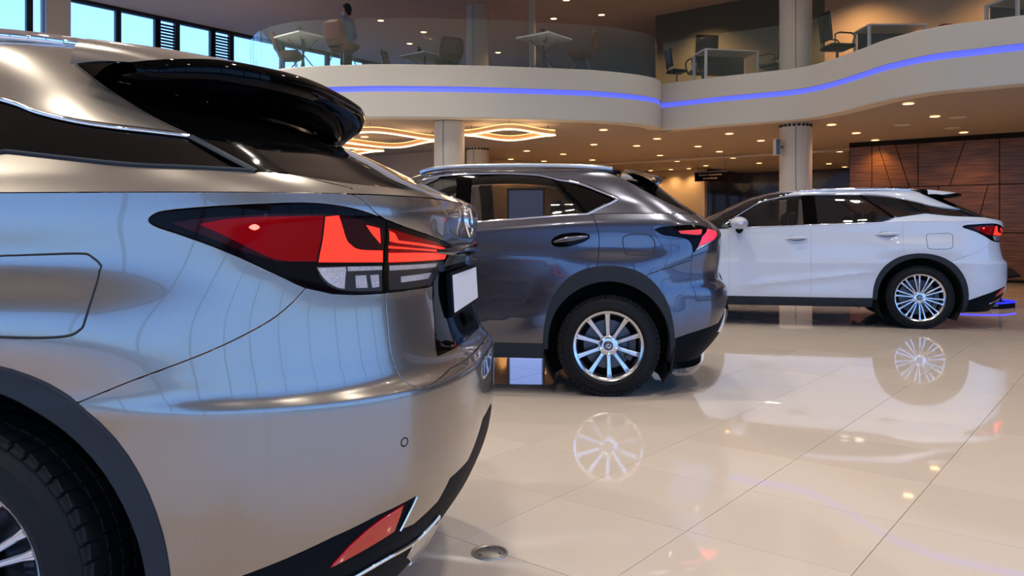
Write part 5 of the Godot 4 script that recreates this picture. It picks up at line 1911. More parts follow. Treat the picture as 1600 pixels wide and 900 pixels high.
func loop_lamp(p: Vector3, wide: float, deep: float, label: String, turn := 0.0) -> void:
	var c := thing("loop_lamp", label, "lamp", p, turn, "leaf shaped loop lamps under the gallery")
	var line := []
	for k in 64:
		var s := k / 32.0
		var back := s >= 1.0
		if back: s = 2.0 - s
		var x := (s * 2.0 - 1.0)
		var z := 0.5 * (1.0 + cos(PI * x)) * deep * 0.5
		# rounded tips
		z = maxf(z, 0.0)
		var e := 1.0 - absf(x)
		z += 0.06 * (1.0 if e > 0.05 else sqrt(maxf(e / 0.05, 0.0)))
		line.append(Vector3(x * wide * 0.5, 0, z if not back else -z))
	var mb := MB.new()
	for part in [["lit_lower_edge", 0.0, M.led_warm, 0.020, 0.8], ["lit_upper_edge", 0.10, M.led_amber, 0.014, 0.8]]:
		mb = MB.new()
		var pts := []
		for q in line: pts.append(q + Vector3(0, part[1], 0))
		mb.tube(pts, part[3], 6, true, part[4])
		obj(part[0], mb, part[2], c)
	mb = MB.new()
	var pts2 := []
	for q in line: pts2.append(q + Vector3(0, 0.05, 0))
	mb.tube(pts2, 0.012, 6, true, 3.0)
	obj("band", mb, M.led_amber_dim, c)
	for x in [-0.42, 0.0, 0.42]:
		mb = MB.new()
		for s in [-1.0, 1.0]:
			var z: float = (0.5 * (1.0 + cos(PI * x * 2.0)) * deep * 0.5 + 0.06) * s
			mb.cyl(Vector3(x * wide, 0.08, z), Vector3(x * wide, SOFFIT - p.y, z), 0.004, 5)
		obj("hanger", mb, M.steel, c)
	for x in [-0.25, 0.25]:
		var l := OmniLight3D.new()
		l.position = Vector3(x * wide, -0.06, 0)
		l.light_color = Color(1.0, 0.84, 0.62)
		l.light_energy = 0.25
		l.light_size = 0.3
		l.omni_range = 40.0
		l.omni_attenuation = 2.0
		l.shadow_enabled = true
		l.name = "glow"
		c.add_child(l, true)

var LAMP_MESHES := []
const RANK := ["nearest", "second nearest", "third nearest", "fourth nearest", "fifth nearest", "sixth nearest", "seventh nearest", "eighth nearest", "ninth nearest", "tenth nearest", "eleventh nearest", "twelfth nearest", "thirteenth nearest", "fourteenth nearest"]

# [place, label] for lamps at height y: each is told by its rank from the landmark it lies closest to
func ranked(spots: Array, y: float, marks: Array, text: String) -> Array:
	var by := {}
	for p in spots:
		var best := 0
		for k in marks.size():
			if Vector2(p[0], p[1]).distance_to(marks[k][0]) < Vector2(p[0], p[1]).distance_to(marks[best][0]): best = k
		if not by.has(best): by[best] = []
		by[best].append([Vector2(p[0], p[1]).distance_to(marks[best][0]), at(p[0], p[1], y)])
	var out := []
	for k in by:
		by[k].sort_custom(func(a: Array, b: Array) -> bool: return a[0] < b[0])
		for i in by[k].size(): out.append([by[k][i][1], text % [RANK[mini(i, 13)], marks[k][1]]])
	return out

func lamp_meshes() -> void:
	var ring := MB.new()
	ring.lathe([Vector2(0.105, 0.0), Vector2(0.105, -0.006), Vector2(0.088, -0.008), Vector2(0.085, 0.0)], 20)
	var rm := ring.mesh()
	rm.surface_set_material(0, M.fascia_white)
	var lens := MB.new()
	lens.lathe([Vector2(0.0, -0.004), Vector2(0.086, -0.003)], 16)
	var lm := lens.mesh()
	lm.surface_set_material(0, M.lens_glow)
	LAMP_MESHES = [rm, lm]

func beam(c: Node3D, off: Vector3, energy: float, warm: Color, size := 1.0) -> void:
	plain_part("trim_ring", LAMP_MESHES[0], c, Transform3D(Basis().scaled(Vector3.ONE * size), off))
	plain_part("lens", LAMP_MESHES[1], c, Transform3D(Basis().scaled(Vector3.ONE * size), off))
	var l := SpotLight3D.new()
	l.position = off + Vector3(0, -0.03, 0)
	l.rotation.x = -PI / 2
	l.spot_angle = 62.0
	l.spot_range = 40.0
	l.spot_attenuation = 2.0
	l.light_color = warm
	l.light_energy = energy
	l.light_size = 0.08
	l.shadow_enabled = true
	l.name = "beam"
	c.add_child(l, true)

func downlight(p: Vector3, label: String, group: String, energy: float, warm: Color) -> void:
	beam(thing("downlight", label, "lamp", p, 0.0, group), Vector3.ZERO, energy, warm)

func twin(p: Vector3, turn: float, label: String, energy: float) -> void:
	var c := thing("twin_spotlight", label, "lamp", p, turn, "twin ceiling spotlights")
	var mb := MB.new()
	mb.box(Vector3(0, -0.002, 0), Vector3(0.62, 0.004, 0.28), 0.001)
	obj("tray", mb, M.cap_grey, c)
	for s in [-0.16, 0.16]: beam(c, Vector3(s, -0.005, 0), energy, Color(1.0, 0.97, 0.92), 1.1)

const E_SOFFIT := 2.3
const E_UPPER := 14.0
const E_EDGE := 1.3
const E_HALL := 6.4
const WARM := Color(1.0, 0.78, 0.55)

func under_mezzanine() -> void:
	lamp_meshes()
	var marks := [[Vector2(-1.24, 15.75), "the column behind the grey SUV"], [Vector2(5.74, 16.1), "the slotted white column"], [Vector2(9.0, 18.6), "the walnut wall's left end"], [Vector2(6.0, 22.5), "the hanging sign"], [Vector2(-0.9, 20.8), "the deep pale column"], [Vector2(3.2, 17.1), "the gallery's rounded corner"]]
	for q in ranked([[6.67, 13.39], [7.93, 14.92], [6.47, 16.11], [7.58, 17.52], [8.64, 18.92], [4.82, 17.64], [5.96, 19.05], [3.4, 18.64], [4.77, 20.39], [5.67, 21.75], [4.26, 22.9], [5.16, 24.86], [6.49, 26.64], [6.59, 23.73], [7.95, 25.59], [8.96, 21.75], [10.29, 25.84], [11.37, 27.19], [1.95, 16.95], [2.05, 19.93], [1.45, 22.5], [1.0, 24.86], [0.4, 21.57], [-0.04, 24.17], [2.47, 24.4], [3.17, 20.23], [-3.4, 15.63], [-3.84, 25.1], [-3.38, 18.25], [9.88, 17.4], [10.6, 15.2], [9.0, 12.6], [11.4, 12.4]], SOFFIT, marks, "warm round downlight below the gallery, %s to %s"):
		downlight(q[0], q[1], "downlights under the gallery", E_SOFFIT, WARM)
	marks = [[Vector2(-3.5, 16.8), "the standing man"], [Vector2(0.65, 20.0), "the table standing alone"], [Vector2(7.0, 16.5), "the upstairs armchair"]]
	for q in ranked([[-3.66, 22.18], [-2.61, 23.48], [-0.46, 26.22], [1.15, 21.98], [2.43, 21.59], [1.38, 20.19], [-3.21, 24.95], [4.5, 20.0], [7.5, 17.6], [9.5, 15.6], [10.8, 13.0], [-5.5, 19.5]], CEIL, marks, "warm round downlight in the high ceiling, %s to %s"):
		downlight(q[0], q[1], "downlights above the gallery", E_UPPER, WARM)
	# hall ceiling: fittings of two lamps each
	var tw := []
	for i in 4:
		for j in 5:
			var g := gp(-4.5 + i * 4.2, -13.2 + j * 4.2, CEIL)
			tw.append([g.x, -g.z])
	marks = [[Vector2(-0.6, 2.5), "the silver SUV"], [Vector2(0.0, 6.0), "the grey SUV"], [Vector2(4.0, 10.5), "the white SUV"], [Vector2(-14.0, 8.0), "the glazed left wall"]]
	for q in ranked(tw, CEIL, marks, "twin spotlight in the hall ceiling, %s to %s"):
		twin(q[0], atan2(GC, GS) - PI / 2, q[1], E_HALL)
	var e := 8
	tw = []
	while e < EDGE.size() - 4:
		if e < 80 or e > 100:
			var d: Vector2 = (EDGE[e + 1] - EDGE[e - 1]).normalized()
			var p: Vector2 = EDGE[e] + Vector2(d.y, -d.x) * 1.7
			if tw.is_empty() or Vector2(tw[-1][0], tw[-1][1]).distance_to(p) > 1.0: tw.append([p.x, p.y])
		e += 15
	marks = [[Vector2(-4.0, 15.0), "the left end of the gallery"], [Vector2(2.0, 14.5), "the gallery's rounded corner"], [Vector2(8.0, 10.0), "the right end of the gallery"]]
	for q in ranked(tw, CEIL, marks, "twin spotlight lighting the gallery edge, %s to %s"):
		twin(q[0], 0.0, q[1], E_EDGE)
	loop_lamp(at(-0.05, 16.2, 3.1), 1.85, 1.8, "leaf shaped glowing loop lamp right of the white column")
	loop_lamp(at(-2.8, 17.2, 3.1), 2.6, 2.9, "leaf shaped glowing loop lamp left of the white column")
	loop_lamp(at(-4.5, 19.5, 3.1), 2.7, 2.4, "glowing loop lamp furthest back, half hidden by the silver car's rear window")
	# walnut wall: body with a dark shadow gap on top, panels hung on it
	var mb := MB.new()
	gbox(mb, 20.52, 20.9, -5.76, T1, 0.0, SOFFIT + 0.01)
	var wall := struct("wall_walnut", mb, M.black, "dark walnut panelled wall with slanting joints at right", "wall")
	var hs := 2.18
	var rows := [
		[[-5.75, -5.75, -5.23, -5.23], [-5.23, -5.23, -5.08, -4.78], [-5.08, -4.78, -4.70, -4.40], [-4.70, -4.40, -4.21, -4.21], [-4.21, -4.21, -3.24, -3.55], [-3.24, -3.55, -2.57, -2.57], [-2.57, -2.57, -1.2, -1.0], [-1.2, -1.0, 0.4, 0.4], [0.4, 0.4, 2.2, 1.8], [2.2, 1.8, 4.0, 4.0], [4.0, 4.0, 8.9, 8.9]],
		[[-5.75, -5.75, -5.0, -5.3], [-5.0, -5.3, -3.79, -3.62], [-3.79, -3.62, -2.79, -3.04], [-2.79, -3.04, -2.57, -2.57], [-2.57, -2.57, -1.2, -1.5], [-1.2, -1.5, 0.4, 0.4], [0.4, 0.4, 2.0, 2.4], [2.0, 2.4, 4.0, 4.0], [4.0, 4.0, 8.9, 8.9]],
		[[-5.75, -5.75, -4.2, -4.2], [-4.2, -4.2, -2.57, -2.57], [-2.57, -2.57, 0.4, 0.4], [0.4, 0.4, 4.0, 4.0], [4.0, 4.0, 8.9, 8.9]]]
	var ys := [[2.18, 3.20], [1.1, 2.18], [0.06, 1.1]]
	for r in 3:
		for q in rows[r]:   # top left, bottom left, top right, bottom right
			var poly := PackedVector2Array([Vector2(q[1] + 0.008, ys[r][0] + 0.008), Vector2(q[3] - 0.008, ys[r][0] + 0.008), Vector2(q[2] - 0.008, ys[r][1] - 0.008), Vector2(q[0] + 0.008, ys[r][1] - 0.008)])
			mb = MB.new()
			mb.prism(poly, gp(20.52, 0, 0), GB.x, Vector3.UP, 0.03, 0.004)
			obj("panel", mb, M.walnut, wall)
	# glass partition along the grid with a slim header
	mb = MB.new()
	gbox(mb, 21.87, 21.93, -15.3, -5.7, SOFFIT - 0.06, SOFFIT)
	var part := struct("partition_header", mb, M.column_white, "slim header of the glass partition under the gallery", "partition")
	for k in 6:
		mb = MB.new()
		gbox(mb, 21.895, 21.905, -15.3 + k * 1.59, -15.3 + k * 1.59 + 1.58, 0.0, SOFFIT - 0.06)
		obj("glass_pane", mb, M.partition_glass, part)
	# room behind: warm wall, then a dark blue room
	mb = MB.new()
	gbox(mb, 26.0, 26.2, -14.6, -12.15, 0.0, SOFFIT)
	struct("wall_warm_lit", mb, M.wall_warm, "beige wall washed by warm light behind the glass partition", "wall")
	mb = MB.new()
	gbox(mb, 29.0, 29.2, -12.1, -5.0, 0.0, SOFFIT)
	gbox(mb, 26.2, L1, -12.15, -12.05, 0.0, SOFFIT)
	struct("wall_dark_blue", mb, M.wall_blue_dark, "dark blue wall behind the glass partition", "wall")
	mb = MB.new()
	gbox(mb, 15.5, 15.7, T0, -14.0, 0.0, SOFFIT)
	struct("wall_under_gallery", mb, M.wall_grey, "greyish wall far under the gallery at left", "wall")
	mb = MB.new()
	gbox(mb, 15.7, L1, -15.6, -15.4, 0.0, SOFFIT)
	struct("wall_passage", mb, M.wall_warm, "beige passage wall seen through the grey SUV's windows", "wall")
	for t in [-14.1, -13.3, -12.6]:
		downlight(gp(25.7, t, SOFFIT), "warm downlight washing the beige wall, " + ("leftmost of the three" if t < -14.0 else ("middle one of the three" if t < -13.0 else "closest to the hanging sign")), "wall washing downlights", 2.0, Color(1.0, 0.80, 0.56))

# ---------------------------------------------------------------- upper floor
func up(x: float, d: float) -> Vector3:
	return Vector3(x, UPPER + 0.002, -d)

func square_table(p: Vector3, turn: float, label: String) -> void:
	var t := thing("square_table", label, "table", p, turn, "white square tables upstairs")
	var mb := MB.new()
	mb.box(Vector3(0, 0.725, 0), Vector3(0.82, 0.035, 0.82), 0.006)
	obj("tabletop", mb, M.table_white, t)
	mb = MB.new()
	mb.cyl(Vector3(0, 0.10, 0), Vector3(0, 0.71, 0), 0.022, 12)
	obj("post", mb, M.steel, t)
	for k in 4:
		mb = MB.new()
		var a := TAU * k / 4 + PI / 4
		mb.tube([Vector3(0, 0.40, 0), Vector3(cos(a) * 0.16, 0.2, sin(a) * 0.16), Vector3(cos(a) * 0.34, 0.012, sin(a) * 0.34)], 0.012, 8)
		obj("leg", mb, M.steel, t)
		mb = MB.new()
		mb.tube([Vector3(0, 0.42, 0), Vector3(cos(a) * 0.3, 0.70, sin(a) * 0.3)], 0.008, 6)
		obj("brace", mb, M.steel, t)

# upholstered shell chair; it faces +x
func shell_chair(p: Vector3, turn: float, label: String) -> Node3D:
	var c := thing("shell_chair", label, "chair", p, turn, "brown shell chairs upstairs")
	var pad := func(line: Array, halfs: Array, thick: float) -> MB:
		var mb := MB.new()
		var n := line.size()
		var cols := 9
		for face in 2:
			for i in n - 1:
				for k in cols - 1:
					var q := []
					for e in [[i, k], [i + 1, k], [i + 1, k + 1], [i, k + 1]]:
						var s: float = e[1] / float(cols - 1) * 2.0 - 1.0
						var P: Vector2 = line[e[0]]
						var dv: Vector2 = (line[mini(e[0] + 1, n - 1)] - line[maxi(e[0] - 1, 0)]).normalized()
						var nn := Vector2(-dv.y, dv.x)
						var edge := thick * sqrt(maxf(0.0, 1.0 - pow(absf(s), 6.0))) * (0.35 if e[0] == 0 or e[0] == n - 1 else 1.0)
						var off := 0.05 * s * s + (edge * 0.5 if face == 0 else -edge * 0.5)
						q.append(Vector3(P.x + nn.x * off, P.y + nn.y * off, s * halfs[e[0]]))
					var N: Vector3 = (q[1] - q[0]).cross(q[3] - q[0]).normalized()
					var dv2: Vector2 = (line[i + 1] - line[i]).normalized()
					var want := Vector3(-dv2.y, dv2.x, 0) * (1.0 if face == 0 else -1.0)
					if N.dot(want) < 0.0: N = -N
					mb.flat(q[0], q[1], q[2], q[3], N)
		return mb
	# line runs from front to back, so its left side is up
	obj("seat", pad.call([Vector2(-0.20, 0.44), Vector2(-0.08, 0.43), Vector2(0.08, 0.435), Vector2(0.20, 0.45), Vector2(0.26, 0.43)], [0.22, 0.26, 0.27, 0.26, 0.22], 0.17), M.leather_brown, c)
	obj("backrest", pad.call([Vector2(-0.34, 0.93), Vector2(-0.33, 0.88), Vector2(-0.30, 0.75), Vector2(-0.26, 0.60), Vector2(-0.20, 0.47)], [0.20, 0.25, 0.275, 0.27, 0.24], 0.09), M.leather_brown, c)
	for sx in [-1.0, 1.0]:
		for sz in [-1.0, 1.0]:
			var mb := MB.new()
			mb.tube([Vector3(sx * 0.10, 0.40, sz * 0.12), Vector3(sx * 0.22, 0.0, sz * 0.22)], 0.011, 8)
			obj("leg", mb, M.steel, c)
	return c

func office_chair(p: Vector3, turn: float, label: String, arms: bool, size := 1.0) -> void:
	var c := thing("office_chair", label, "chair", p, turn, "black office chairs upstairs")
	c.scale = Vector3.ONE * size
	var mb := MB.new()
	mb.box(Vector3(0, 0.47, 0), Vector3(0.50, 0.08, 0.50), 0.03)
	obj("seat", mb, M.mesh_black, c)
	mb = MB.new()
	mb.box(Vector3(-0.25, 0.86, 0), Vector3(0.05, 0.56, 0.46), 0.022, Basis(Vector3.BACK, 0.12))
	obj("backrest", mb, M.mesh_black, c)
	mb = MB.new()
	mb.tube([Vector3(-0.05, 0.43, 0), Vector3(-0.27, 0.45, 0), Vector3(-0.29, 0.70, 0)], 0.02, 8)
	obj("back_bar", mb, M.black, c)
	mb = MB.new()
	mb.cyl(Vector3(0, 0.09, 0), Vector3(0, 0.44, 0), 0.028, 12)
	obj("gas_post", mb, M.steel, c)
	for k in 5:
		mb = MB.new()
		var a := TAU * k / 5
		mb.tube([Vector3(0, 0.10, 0), Vector3(cos(a) * 0.30, 0.065, sin(a) * 0.30)], [0.028, 0.016], 8)
		var leg := obj("leg", mb, M.black, c)
		mb = MB.new()
		mb.cyl(Vector3(cos(a) * 0.30 - sin(a) * 0.02, 0.028, sin(a) * 0.30 + cos(a) * 0.02), Vector3(cos(a) * 0.30 + sin(a) * 0.02, 0.028, sin(a) * 0.30 - cos(a) * 0.02), 0.028, 10)
		obj("castor", mb, M.black, leg)
	if arms:
		for s in [-1.0, 1.0]:
			mb = MB.new()
			mb.tube([Vector3(-0.18, 0.46, s * 0.26), Vector3(-0.20, 0.66, s * 0.29), Vector3(-0.10, 0.70, s * 0.29), Vector3(0.14, 0.69, s * 0.29), Vector3(0.20, 0.63, s * 0.29), Vector3(0.16, 0.46, s * 0.26)], 0.016, 8)
			obj("armrest", mb, M.black, c)

func office_desk(p: Vector3, turn: float, wide: float, m: Material, label: String) -> void:
	var c := thing("office_desk", label, "desk", p, turn)
	var mb := MB.new()
	mb.box(Vector3(0, 0.735, 0), Vector3(wide, 0.03, 0.7), 0.004)
	obj("worktop", mb, M.table_white, c)
	for sx in [-1.0, 1.0]:
		for sz in [-1.0, 1.0]:
			mb = MB.new()
			mb.box(Vector3(sx * (wide * 0.5 - 0.03), 0.36, sz * 0.31), Vector3(0.05, 0.72, 0.05), 0.004)
			obj("leg", mb, M.table_white, c)
	mb = MB.new()
	mb.box(Vector3(0, 0.50, -0.26), Vector3(wide - 0.12, 0.42, 0.02), 0.003)
	obj("modesty_panel", mb, m, c)

# ---------------------------------------------------------------- the man upstairs
static func cap(p: Vector3, a: Vector3, b: Vector3, ra: float, rb: float) -> float:
	var ab := b - a
	var t := clampf((p - a).dot(ab) / maxf(ab.length_squared(), 1e-9), 0.0, 1.0)
	return (p - a - ab * t).length() - lerpf(ra, rb, t)

static func field(p: Vector3, bones: Array, k: float, more: float) -> float:
	var d := 10.0
	for b in bones:
		var e := cap(p, b[0], b[1], b[2], b[3])
		var h := clampf(0.5 + 0.5 * (d - e) / k, 0.0, 1.0)
		d = lerpf(d, e, h) - k * h * (1.0 - h)
	return d - more

func net(bones: Array, cell: float, k: float, more: float) -> MB:
	var lo := Vector3.ONE * 100
	var hi := -lo
	for b in bones:
		for e in 2:
			var r: float = b[2 + e] + more + 0.03
			lo = lo.min(b[e] - Vector3.ONE * r)
			hi = hi.max(b[e] + Vector3.ONE * r)
	var n := Vector3i(((hi - lo) / cell).ceil()) + Vector3i.ONE
	var g := PackedFloat32Array()
	g.resize(n.x * n.y * n.z)
	for i in n.x:
		for j in n.y:
			for l in n.z:
				g[(i * n.y + j) * n.z + l] = field(lo + Vector3(i, j, l) * cell, bones, k, more)
	var pts := {}
	var at_ := func(i: int, j: int, l: int) -> float: return g[(i * n.y + j) * n.z + l]
	for i in n.x - 1:
		for j in n.y - 1:
			for l in n.z - 1:
				var s := Vector3.ZERO
				var c := 0
				var first := g[(i * n.y + j) * n.z + l] < 0.0
				var mixed := false
				for q in 8:
					if (at_.call(i + (q & 1), j + ((q >> 1) & 1), l + (q >> 2)) < 0.0) != first:
						mixed = true
						break
				if not mixed: continue
				for a in 8:
					for bit in [1, 2, 4]:
						if a & bit: continue
						var b2: int = a | bit
						var va: float = at_.call(i + (a & 1), j + ((a >> 1) & 1), l + (a >> 2))
						var vb: float = at_.call(i + (b2 & 1), j + ((b2 >> 1) & 1), l + (b2 >> 2))
						if (va < 0.0) == (vb < 0.0): continue
						var t := va / (va - vb)
						s += Vector3(a & 1, (a >> 1) & 1, a >> 2).lerp(Vector3(b2 & 1, (b2 >> 1) & 1, b2 >> 2), t)
						c += 1
				var p := lo + (Vector3(i, j, l) + s / c) * cell
				var e := 0.004
				var nn := Vector3(field(p + Vector3(e, 0, 0), bones, k, more) - field(p - Vector3(e, 0, 0), bones, k, more), field(p + Vector3(0, e, 0), bones, k, more) - field(p - Vector3(0, e, 0), bones, k, more), field(p + Vector3(0, 0, e), bones, k, more) - field(p - Vector3(0, 0, e), bones, k, more)).normalized()
				pts[Vector3i(i, j, l)] = [p, nn]
	var mb := MB.new()
	for key in pts:
		for ax in 3:
			var d1 := Vector3i.ZERO
			var d2 := Vector3i.ZERO
			var d0 := Vector3i.ZERO
			d0[ax] = 1
			d1[(ax + 1) % 3] = -1
			d2[(ax + 2) % 3] = -1
			var a: float = at_.call(key.x, key.y, key.z)
			var q: Vector3i = key + d0
			if q.x >= n.x or q.y >= n.y or q.z >= n.z: continue
			var b: float = at_.call(q.x, q.y, q.z)
			if (a < 0.0) == (b < 0.0): continue
			if not (pts.has(key + d1) and pts.has(key + d2) and pts.has(key + d1 + d2)): continue
			var A: Array = pts[key]
			var B: Array = pts[key + d1]
			var C: Array = pts[key + d1 + d2]
			var D: Array = pts[key + d2]
			mb.quad(A[0], B[0], C[0], D[0], A[1], B[1], C[1], D[1])
	return mb

func man(p: Vector3, turn: float) -> void:
	# he faces +x; left and right along z
	var c := thing("person", "man in a grey shirt and face mask standing upstairs behind a brown chair", "person", p, turn)
	var V := func(x: float, y: float, z: float) -> Vector3: return Vector3(x, y, z)
	var torso := [[V.call(0.0, 0.98, 0.06), V.call(0.0, 0.98, -0.06), 0.125, 0.125], [V.call(0.0, 1.0, 0), V.call(-0.01, 1.22, 0), 0.135, 0.135], [V.call(-0.01, 1.30, 0.07), V.call(-0.01, 1.30, -0.07), 0.125, 0.125], [V.call(-0.015, 1.44, 0.13), V.call(-0.015, 1.44, -0.13), 0.065, 0.065]]
	var arms := []
	var hands := []
	for s in [1.0, -1.0]:
		arms.append([V.call(-0.015, 1.43, s * 0.18), V.call(-0.06, 1.14, s * 0.235), 0.052, 0.042])
		arms.append([V.call(-0.06, 1.14, s * 0.235), V.call(0.17, 1.02, s * 0.17), 0.042, 0.030])
		hands.append([V.call(0.17, 1.02, s * 0.17), V.call(0.24, 0.985, s * 0.15), 0.028, 0.030])
		for f in 4:
			var z: float = s * 0.15 + (f - 1.5) * 0.019
			var ln: float = [0.060, 0.068, 0.064, 0.052][f]
			hands.append([V.call(0.25, 0.985, z), V.call(0.25 + ln * 0.6, 0.965, z), 0.0095, 0.009])
			hands.append([V.call(0.25 + ln * 0.6, 0.965, z), V.call(0.25 + ln, 0.935, z), 0.009, 0.008])
		hands.append([V.call(0.20, 1.0, s * 0.13), V.call(0.235, 0.975, s * 0.105), 0.012, 0.010])
		hands.append([V.call(0.235, 0.975, s * 0.105), V.call(0.265, 0.955, s * 0.105), 0.010, 0.008])
	var legs := []
	var feet := []
	for s in [1.0, -1.0]:
		legs.append([V.call(0.0, 0.93, s * 0.085), V.call(0.01, 0.50, s * 0.10), 0.092, 0.058])
		legs.append([V.call(0.01, 0.50, s * 0.10), V.call(-0.02, 0.09, s * 0.105), 0.060, 0.040])
		feet.append([V.call(-0.03, 0.045, s * 0.105), V.call(0.14, 0.035, s * 0.12), 0.042, 0.033])
	var head := [[V.call(-0.005, 1.50, 0), V.call(0.01, 1.58, 0), 0.052, 0.055], [V.call(0.02, 1.655, 0), V.call(0.0, 1.70, 0), 0.078, 0.088], [V.call(0.055, 1.60, 0), V.call(0.04, 1.63, 0), 0.045, 0.055], [V.call(0.098, 1.645, 0), V.call(0.112, 1.628, 0), 0.009, 0.013], [V.call(0.0, 1.66, 0.085), V.call(0.0, 1.63, 0.085), 0.014, 0.010], [V.call(0.0, 1.66, -0.085), V.call(0.0, 1.63, -0.085), 0.014, 0.010]]
	obj("body", net(torso + arms + hands + legs + feet + head, 0.016, 0.02, 0.0), M.skin, c)
	obj("shirt", net(torso + arms, 0.018, 0.035, 0.012), M.shirt, c)
	obj("trousers", net(legs + [torso[0]], 0.018, 0.03, 0.010), M.trousers, c)
	obj("shoes", net(feet, 0.015, 0.02, 0.010), M.black, c)
	obj("hair", net([[V.call(-0.03, 1.69, 0), V.call(-0.015, 1.725, 0), 0.083, 0.082], [V.call(0.035, 1.76, 0.0), V.call(-0.02, 1.765, 0), 0.045, 0.05], [V.call(-0.06, 1.60, 0.02), V.call(-0.06, 1.62, -0.02), 0.035, 0.035]], 0.012, 0.02, 0.008), M.hair, c)
	obj("face_mask", net([[V.call(0.078, 1.60, 0.0), V.call(0.086, 1.63, 0.0), 0.040, 0.030], [V.call(0.05, 1.60, 0.045), V.call(0.05, 1.60, -0.045), 0.034, 0.034]], 0.010, 0.02, 0.004), M.face_mask, c)
	var mb := MB.new()
	for s in [1.0, -1.0]: mb.lathe([Vector2(0, 0), Vector2(0.009, 0.003), Vector2(0.009, 0.008), Vector2(0, 0.012)], 8, Vector3(0.088, 1.672, s * 0.033), Vector3.RIGHT)
	obj("eyes", mb, M.black, c)

func build_upstairs() -> void:
	var ta := -atan2(GS, GC)   # tables stand square to the building's grid
	square_table(up(0.65, 16.05), ta, "white square table upstairs standing alone at the glass right of the column")
	square_table(up(-4.2, 16.0), ta, "white square table upstairs at the left, in front of the bright windows")
	square_table(up(-1.95, 17.75), ta, "white square table upstairs in the middle, low behind the fascia")
	shell_chair(up(-4.60, 16.42), 0.1, "brown shell chair at the far left end of the upper gallery, seen from the side")
	shell_chair(up(-3.34, 15.66), PI / 2 - 0.5, "brown shell chair seen from behind, beside the standing man upstairs")
	shell_chair(up(-2.62, 17.95), -0.2, "brown shell chair upstairs left of the middle table, only its top in view")
	shell_chair(up(-1.38, 17.05), PI / 2 + 0.45, "brown shell chair upstairs seen from behind, right of the middle table")
	shell_chair(up(1.42, 16.35), PI - 0.15, "brown shell chair upstairs right of the table that stands alone, facing left")
	man(up(-3.62, 17.4), PI - 0.35)
	for k in [[0.62, 16.0, "dark card holder standing on the table right of the column upstairs"], [-4.25, 15.85, "dark card holder standing on the table by the bright windows upstairs"], [-2.05, 17.6, "dark card holder standing on the middle table upstairs"]]:
		var t := thing("card_holder", k[2], "holder", Vector3(k[0], UPPER + 0.7455, -k[1]))
		var mb := MB.new()
		mb.box(Vector3(0, 0.006, 0), Vector3(0.09, 0.012, 0.06), 0.003)
		obj("foot", mb, M.black, t)
		mb = MB.new()
		mb.box(Vector3(0, 0.09, 0), Vector3(0.085, 0.16, 0.05), 0.006)
		obj("card_block", mb, M.mesh_black, t)
	# office corner behind the right edge
	var mb := MB.new()
	gbox(mb, 19.4, 19.55, -10.5, -6.0, UPPER, CEIL)
	struct("wall_office", mb, M.wall_green_grey, "grey green office wall upstairs behind the dark office furniture", "wall")
	mb = MB.new()
	gbox(mb, 19.4, 19.55, -6.0, T1, UPPER, CEIL)
	struct("wall_beige", mb, M.wall_warm, "beige wall upstairs at the right", "wall")
	office_desk(up(4.68, 17.45), 0.18, 1.25, M.black, "office desk upstairs with white legs and dark front panel")
	office_chair(up(4.42, 18.45), PI / 2 + 0.1, "high backed black office chair behind the white legged desk", true, 1.15)
	office_chair(up(3.62, 17.5), 0.2, "black office chair at the left end of the white legged desk", false, 0.74)
	office_chair(up(5.75, 17.55), PI * 0.75, "black office chair half hidden by the column upstairs", true)
	office_chair(up(6.42, 15.7), 0.1, "black office chair with loop armrests right of the column upstairs", true)
	office_desk(up(7.25, 15.3), 0.0, 1.1, M.desk_brown, "brown fronted desk with white legs upstairs right of the armchair")
	office_desk(up(9.0, 13.6), 0.25, 1.6, M.desk_brown, "long brown fronted desk at the right end upstairs")
	for b in [[8.1, 15.8, 0.55, 0.5, 0.5, "cardboard", "large plain cardboard box upstairs by the beige wall"], [7.0, 16.75, 0.6, 0.42, 0.4, "cardboard", "cardboard box upstairs beside the armchair"], [7.9, 14.5, 0.16, 0.62, 0.16, "red_box", "small red box upstairs between the two brown desks"]]:
		var t := thing("carton", b[6], "box", up(b[0], b[1]), 0.3)
		mb = MB.new()
		mb.box(Vector3(0, b[3] * 0.5, 0), Vector3(b[2], b[3], b[4]), 0.006)
		obj("body", mb, M[b[5]], t)
		mb = MB.new()
		mb.box(Vector3(0, b[3] + 0.001, 0), Vector3(b[2], 0.003, 0.05))
		obj("tape", mb, M.desk_brown if b[5] == "red_box" else M.wall_warm, t)

